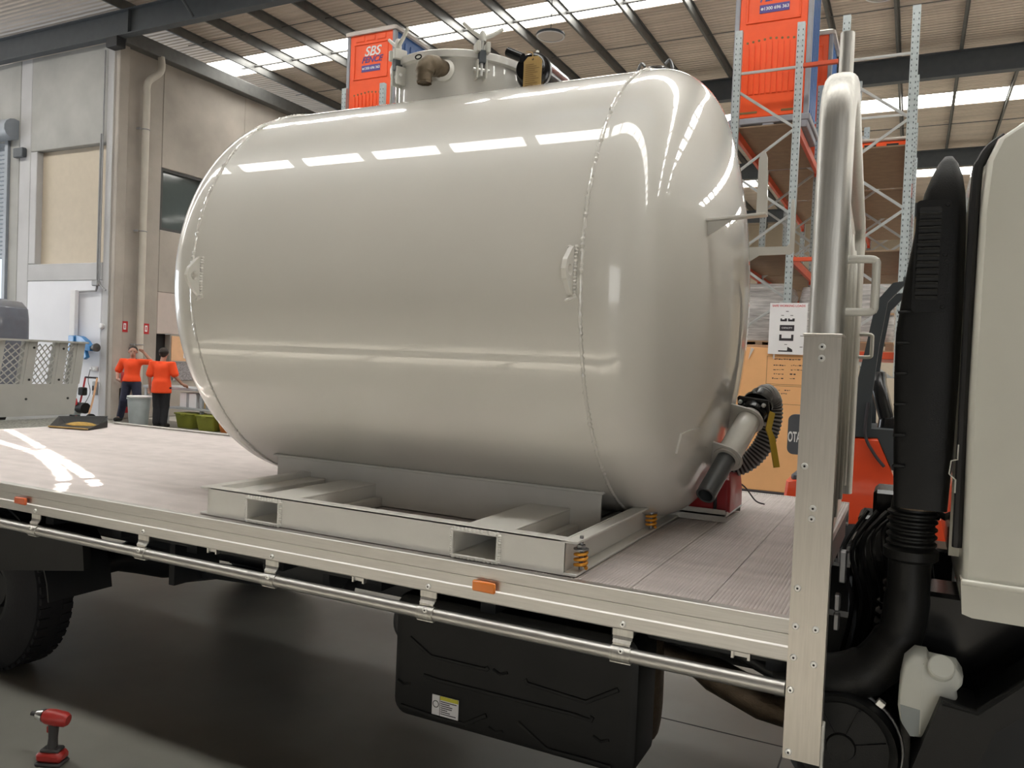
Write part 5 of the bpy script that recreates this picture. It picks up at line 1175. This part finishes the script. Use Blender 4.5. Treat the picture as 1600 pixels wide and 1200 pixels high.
tub(-12.85, 12.5, 'orangetub', 'orange tub under the bench between the green one and its leg')
tub(-11.85, 12.3, 'orangetub', 'orange tub by the bench leg, partly hidden by the tank')
t = thing('waste_bin', 'pale grey round bin in front of the leaning worker', 'bin', (-15.17, 12.0, 0))
MB().lathe([(0.0, 0), (0.0, 0.18), (0.02, 0.19), (0.60, 0.235), (0.60, 0.25), (0.63, 0.25), (0.63, 0.225), (0.04, 0.17), (0.04, 0)], (-15.17, 12.0, 0), (0,0,1), 28).build('body', 'bin', t)
MB().lathe([(0.63, 0.235), (0.645, 0.26), (0.67, 0.255), (0.675, 0.1), (0.675, 0)], (-15.15, 12.0, 0.0), (0,0,1), 28).build('liner', 'paper', t)
t = thing('pressure_washer', 'small red-framed pressure washer against the white wall behind the ramp', 'pressure washer', (-16.3, 11.4, 0))
wx, wy = -16.3, 11.45
for s in (-0.2, 0.2): MB().tube(smoothpath([(wx+s, wy, 0.15), (wx+s*1.0, wy+0.1, 0.5), (wx+s, wy+0.2, 1.02)], 5), 0.02, 8).build('frame_tube', 'extred' if s < 0 else 'cork', t)
MB().tube([(wx-0.2, wy+0.2, 1.02), (wx+0.2, wy+0.2, 1.02)], 0.02, 8).build('handle', 'ink', t)
MB().lathe([(-0.14, 0), (-0.14, 0.12), (0.14, 0.12), (0.14, 0)], (wx-0.02, wy, 0.35), (1,0,0), 18).build('pump_motor', 'plastic', t)
MB().box(wx-0.32, wx-0.08, wy-0.12, wy+0.05, 0.18, 0.36, 0.03).build('pump_head', 'bin', t); MB().box(wx-0.2, wx-0.02, wy+0.02, wy+0.14, 0.62, 0.8, 0.02).build('switch_box', 'plastic', t)
MB().tube([(wx-0.15+0.1*cos(a), wy-0.1, 0.48+0.1*sin(a)) for a in [2*pi*k/20 for k in range(20)]], 0.02, 8, closed=True).build('hose_coil', 'extred', t)
for s in (-0.24, 0.3): MB().lathe([(-0.03, 0.0), (-0.03, 0.12), (0.03, 0.12), (0.03, 0)], (wx+s, wy, 0.12), (1,0,0), 20).build('wheel', 'rubber', t)
# blue wall-mounted pipe vice arm
t = thing('blue_bench_tool', 'blue wall-mounted tool arm with a dark knob above the ramp', 'tool', (-17.36, 12.4, 1.7))
mb = MB(); rg = []
for (x_, z, h_, w_) in ((-18.15, 1.84, 0.09, 0.06), (-17.9, 1.88, 0.08, 0.06), (-17.68, 1.86, 0.07, 0.06), (-17.5, 1.72, 0.11, 0.07), (-17.36, 1.66, 0.06, 0.05)): rg.append([(x_, 12.4-w_, z-h_), (x_, 12.4+w_, z-h_), (x_, 12.4+w_, z+h_), (x_, 12.4-w_, z+h_)])
mb.loft(rg).build('arm', 'blue', t, smooth=50)
MB().obox((-17.6, 12.4, 1.56), ((1,0,0.5), (0,1,0), (-0.5,0,1)), (0.07, 0.05, 0.16), 0.02).build('bracket', 'blue', t)
MB().lathe([(0, 0.04), (0.1, 0.04), (0.12, 0.09), (0.2, 0.1), (0.22, 0)], (-17.38, 12.4, 1.67), (1,0,0.1), 16).build('knob', 'frame', t)
MB().box(-18.1, -17.9, 12.3, 12.6, 1.55, 1.95, 0.015).build('wall_plate', 'blue', t)
# grey canopy of a parked vehicle behind the ramp
t = thing('parked_vehicle', 'slate grey vehicle body with a pale top edge behind the ramp', 'vehicle', (-18.2, 9.5, 0))
prof_ = [(-20.5, 0.75), (-20.5, 2.5), (-20.3, 2.66), (-16.8, 2.62), (-16.2, 2.55), (-16.02, 2.42), (-15.98, 2.2), (-15.96, 0.75)]
rg = []
for (i_, y) in ((0.02, 9.0), (0.0, 9.06), (0.0, 10.0), (0.02, 10.05)): rg.append([(-18.2+(a+18.2)*(1-i_), y, 1.6+(b-1.6)*(1-i_)) for a, b in prof_])
MB().loft(rg).build('body', 'vehgrey', t, smooth=40)
MB().tube([(-20.3, 8.99, 2.62), (-16.8, 8.99, 2.585), (-16.22, 8.99, 2.52), (-16.06, 8.99, 2.42)], 0.03, 8).build('top_trim', 'bin', t)
MB().box(-16.2, -16.05, 8.98, 9.0, 0.85, 2.3, 0.005).build('door_edge', 'steel', t, smooth=None)
MB().box(-20.4, -16.0, 9.1, 9.95, 0.5, 0.78).build('chassis', 'chassis', t, smooth=None)
for x_ in (-19.5, -16.9):
    for y in (9.2, 9.9): place('wheel', FWm, t, (x_, y, 0.37), (0,0,0), (1.3, 1.1, 1.3))
# ================================================================== PEOPLE
def cone(P, a, b, r1, r2, sc_=None):
    a = np.array(a, float); b = np.array(b, float); q = P.copy()
    if sc_ is not None: q = (q-a)/np.array(sc_)+a; b = (b-a)/np.array(sc_)+a
    ab = b-a; L2 = max((ab*ab).sum(), 1e-9)
    t = np.clip(((q-a)@ab)/L2, 0, 1)
    return np.linalg.norm(q-(a+t[:, None]*ab), axis=1)-(r1+(r2-r1)*t)
def smin(a, b, k):
    h = np.clip(0.5+0.5*(b-a)/k, 0, 1); return b*(1-h)+a*h-k*h*(1-h)
def field(P, prims, k):
    d_ = None
    for p in prims:
        e_ = cone(P, *p[:4], p[4] if len(p) > 4 else None)
        d_ = e_ if d_ is None else smin(d_, e_, k)
    return d_
def surface(prims, k=0.03, res=0.016, cut=None, grow=0.0):
    A_ = np.array([p[0] for p in prims]+[p[1] for p in prims]); rmax = max(max(p[2], p[3])*max(p[4] if len(p) > 4 else (1,)) for p in prims)+0.05
    lo = A_.min(0)-rmax; hi = A_.max(0)+rmax; n = np.ceil((hi-lo)/res).astype(int)+1
    ax_ = [lo[i]+res*np.arange(n[i]) for i in range(3)]
    G = np.stack(np.meshgrid(*ax_, indexing='ij'), -1).reshape(-1, 3)
    F = field(G, prims, k)-grow
    if cut is not None: F = np.maximum(F, cut(G))
    F = F.reshape(n); S_ = F < 0
    cells = np.zeros(tuple(n-1), int); acc_ = np.zeros((*(n-1), 3)); cnt = np.zeros(tuple(n-1))
    corners = [(i, j, l) for i in (0, 1) for j in (0, 1) for l in (0, 1)]
    def sub(Ar, c): return Ar[c[0]:n[0]-1+c[0], c[1]:n[1]-1+c[1], c[2]:n[2]-1+c[2]]
    for c in corners:
        for ax2 in range(3):
            if c[ax2] == 0:
                c2 = list(c); c2[ax2] = 1
                f0, f1 = sub(F, c), sub(F, c2); x_ = (f0 < 0) != (f1 < 0)
                t_ = np.where(x_, f0/(f0-f1+1e-12), 0)
                for q in range(3): acc_[..., q] += np.where(x_, c[q]+(t_ if q == ax2 else 0), 0)
                cnt += x_
    act = cnt > 0; idx = -np.ones(cnt.shape, int); idx[act] = np.arange(act.sum())
    I = np.argwhere(act); vs = lo+(I+acc_[act]/cnt[act][:, None])*res
    fs = []
    for ax2 in range(3):
        o1, o2 = [(1, 2), (2, 0), (0, 1)][ax2]
        sl0 = [slice(1, -1)]*3; 
        a_ = [slice(None)]*3; b_ = [slice(None)]*3; a_[ax2] = slice(0, -1); b_[ax2] = slice(1, None)
        x_ = S_[tuple(a_)] != S_[tuple(b_)]; ins = S_[tuple(a_)]
        E_ = np.argwhere(x_)
        for e in E_:
            if e[o1] == 0 or e[o2] == 0 or e[o1] >= n[o1]-1 or e[o2] >= n[o2]-1: continue
            q = []
            for (p, r_) in ((1, 1), (0, 1), (0, 0), (1, 0)):
                w_ = e.copy(); w_[o1] -= p; w_[o2] -= r_; q.append(int(idx[tuple(w_)]))
            fs.append(tuple(q if ins[tuple(e)] else q[::-1]))
    mb = MB(); mb.v = [tuple(map(float, v_)) for v_ in vs]; mb.f = fs; mb.mi = [0]*len(fs); return mb
def person(lab, loc, rz, J, shirt_low, pants, hair_back, seed):
    t = thing('person', lab, 'person', loc, rz)
    def B(mb, n, m): o = mb.build(n, m, None, smooth=80, recalc=False); o.parent = t; return o
    hd = np.array(J['head']); nk_ = np.array(J['neck']); f_ = np.array(J['face'])/np.linalg.norm(J['face']); up_ = np.array((0,0,1.0)); sd2 = np.cross(f_, up_)
    pel = np.array(J['pelvis']); chest = np.array(J['chest'])
    torso = [(pel, (pel+chest)/2, 0.135, 0.125, (1.15, 0.85, 1)), ((pel+chest)/2, chest, 0.125, 0.145, (1.2, 0.85, 1))]
    arms = []; hands = []; legs = []; upper = []
    for s in 'LR':
        sh, el, wr, hn = [np.array(J[k+s]) for k in ('sh', 'el', 'wr', 'hn')]
        torso.append((chest, sh, 0.11, 0.062)); arms += [(sh, el, 0.058, 0.044), (el, wr, 0.045, 0.029)]
        upper.append((sh, sh+(el-sh)*0.82, 0.070, 0.068))
        dd = (hn-wr)/np.linalg.norm(hn-wr); sp = np.cross(dd, np.array((0.3, 0.8, 0.5))); sp /= np.linalg.norm(sp)
        nn_ = np.cross(dd, sp); palm = wr+dd*0.085
        hands.append((wr, palm, 0.026, 0.030))
        for k, (o_, l_) in enumerate(((-0.030, 0.062), (-0.010, 0.075), (0.011, 0.070), (0.031, 0.055))):
            b0 = palm+sp*o_; b1 = b0+dd*l_*0.55+nn_*0.008; b2 = b1+dd*l_*0.35+nn_*0.022
            hands += [(b0, b1, 0.0095, 0.009), (b1, b2, 0.009, 0.008)]
        th0 = wr+dd*0.03-sp*0.02; hands += [(th0, th0+dd*0.03-sp*0.03, 0.012, 0.010), (th0+dd*0.03-sp*0.03, th0+dd*0.06-sp*0.035+nn_*0.01, 0.010, 0.009)]
        hp_, kn, an, toe = [np.array(J[k+s]) for k in ('hp', 'kn', 'an', 'toe')]
        legs += [(pel, hp_, 0.115, 0.098), (hp_, kn, 0.095, 0.062), (kn, an, 0.060, 0.042), (an, toe, 0.042, 0.034)]
    headp = [(nk_-up_*0.04, hd-up_*0.06, 0.058, 0.056), (hd+up_*0.025, hd+up_*0.03-f_*0.018, 0.088, 0.088), (hd-up_*0.055+f_*0.030, hd-up_*0.07+f_*0.034, 0.056, 0.05),
             (hd+f_*0.088-up_*0.005, hd+f_*0.098-up_*0.022, 0.010, 0.014), (hd+f_*0.082-up_*0.062, hd+f_*0.084-up_*0.066, 0.018, 0.018)]
    for s in (-1, 1): headp += [(hd+sd2*0.086*s, hd+sd2*0.09*s-up_*0.03, 0.016, 0.012), (hd+f_*0.078+sd2*0.032*s+up_*0.022, hd+f_*0.078+sd2*0.045*s+up_*0.020, 0.010, 0.010)]
    body = B(surface(torso+arms+legs+headp+hands, 0.022, 0.0125), 'body', 'skin')
    # clothing
    B(surface(torso+[(pel+up_*0.05, pel-up_*(shirt_low+0.06), 0.150, 0.165, (1.22, 0.95, 1))]+upper+[(nk_-up_*0.07, nk_-up_*0.05, 0.075, 0.07)], 0.03, 0.018, lambda P: np.maximum(P[:, 2]-(nk_[2]-0.035), (pel[2]-shirt_low)-P[:, 2]), 0.016), 'shirt', 'orangeshirt')
    tr_ = [(pel, np.array(J['hp'+s]), 0.125, 0.105) for s in 'LR']
    for s in 'LR':
        hp_, kn, an = [np.array(J[k+s]) for k in ('hp', 'kn', 'an')]; tr_ += [(hp_, kn, 0.103, 0.078), (kn, an+(kn-an)*0.08, 0.076, 0.066)]
    B(surface(tr_, 0.02, 0.018, None, 0.012), 'trousers', pants)
    for s in 'LR':
        an, toe = np.array(J['an'+s]), np.array(J['toe'+s])
        B(surface([(an+up_*0.05, an-up_*0.03, 0.055, 0.05), (an-up_*0.035, toe, 0.045, 0.042)], 0.03, 0.014, lambda P: 0.004-P[:, 2], 0.006), 'boot', 'boot')
    hc = hd+up_*0.035-f_*0.02
    B(surface([(hc, hc-f_*0.012, 0.097, 0.095), (hc-f_*0.03-up_*0.02, hc-f_*0.035-up_*0.06, 0.082, 0.06)], 0.03, 0.011, lambda P: ((P-hd)@f_)*0.8-0.045*0.8+((hd[2]+0.05)-P[:, 2])*0.6, 0.002), 'hair', 'hair')
    for s in (-1, 1):
        e_ = hd+f_*0.086+sd2*0.034*s+up_*0.006
        B(MB().lathe([(-0.006, 0.004), (0, 0.008), (0.006, 0.004), (0.007, 0)], tuple(e_), tuple(f_), 10), 'eye', 'ink')
    B(MB().tube([tuple(hd+f_*0.098-up_*0.062+sd2*q) for q in (-0.025, 0, 0.025)], 0.004, 6), 'mouth', 'inkfade')
    if J.get('collar'):
        B(MB().tube([tuple(nk_-up_*(0.035+0.02*cos(a)*0)+np.array((0.075*cos(a), 0.07*sin(a), -0.012+0.012*sin(a)))) for a in [2*pi*k/20 for k in range(20)]], 0.014, 8, closed=True), 'collar', 'navy')
    return t
# local frame: +y is the way the camera looks, figures stand at z = 0
JA = dict(pelvis=(0.02, 0, 0.93), chest=(0.03, -0.01, 1.30), neck=(0.03, 0, 1.50), head=(0.04, -0.02, 1.635), face=(0.35, -0.9, -0.05),
          shL=(-0.19, 0.0, 1.40), elL=(-0.32, 0.02, 1.15), wrL=(-0.27, -0.10, 0.98), hnL=(-0.19, -0.14, 0.96),
          shR=(0.24, 0.0, 1.42), elR=(0.47, 0.0, 1.42), wrR=(0.33, -0.06, 1.60), hnR=(0.23, -0.07, 1.69),
          hpL=(-0.08, 0, 0.88), knL=(-0.13, -0.05, 0.49), anL=(-0.24, 0.02, 0.09), toeL=(-0.26, -0.15, 0.045),
          hpR=(0.12, 0, 0.88), knR=(0.20, -0.06, 0.50), anR=(0.22, 0.10, 0.09), toeR=(0.27, -0.06, 0.045), collar=True)
person('worker in hi-vis orange shirt and navy trousers leaning with one arm raised', (-16.25, 12.62, 0), R(26.6), JA, 0.0, 'navy', 0, 1)
JB = dict(pelvis=(0.0, 0, 0.92), chest=(0.0, 0.02, 1.28), neck=(0.0, 0.03, 1.49), head=(0.01, 0.06, 1.62), face=(-0.15, 0.98, -0.12),
          shL=(-0.20, 0.02, 1.40), elL=(-0.27, 0.0, 1.12), wrL=(-0.29, 0.08, 0.88), hnL=(-0.30, 0.11, 0.78),
          shR=(0.20, 0.02, 1.40), elR=(0.29, 0.02, 1.14), wrR=(0.38, 0.16, 0.97), hnR=(0.45, 0.22, 0.93),
          hpL=(-0.09, 0, 0.87), knL=(-0.09, 0.02, 0.48), anL=(-0.08, -0.03, 0.09), toeL=(-0.10, 0.13, 0.045),
          hpR=(0.09, 0, 0.87), knR=(0.08, 0.02, 0.48), anR=(0.07, -0.02, 0.09), toeR=(0.10, 0.14, 0.045))
person('worker in hi-vis orange shirt and black trousers seen from behind', (-14.62, 12.12, 0), R(26.6), JB, 0.16, 'blackcloth', 1, 2)
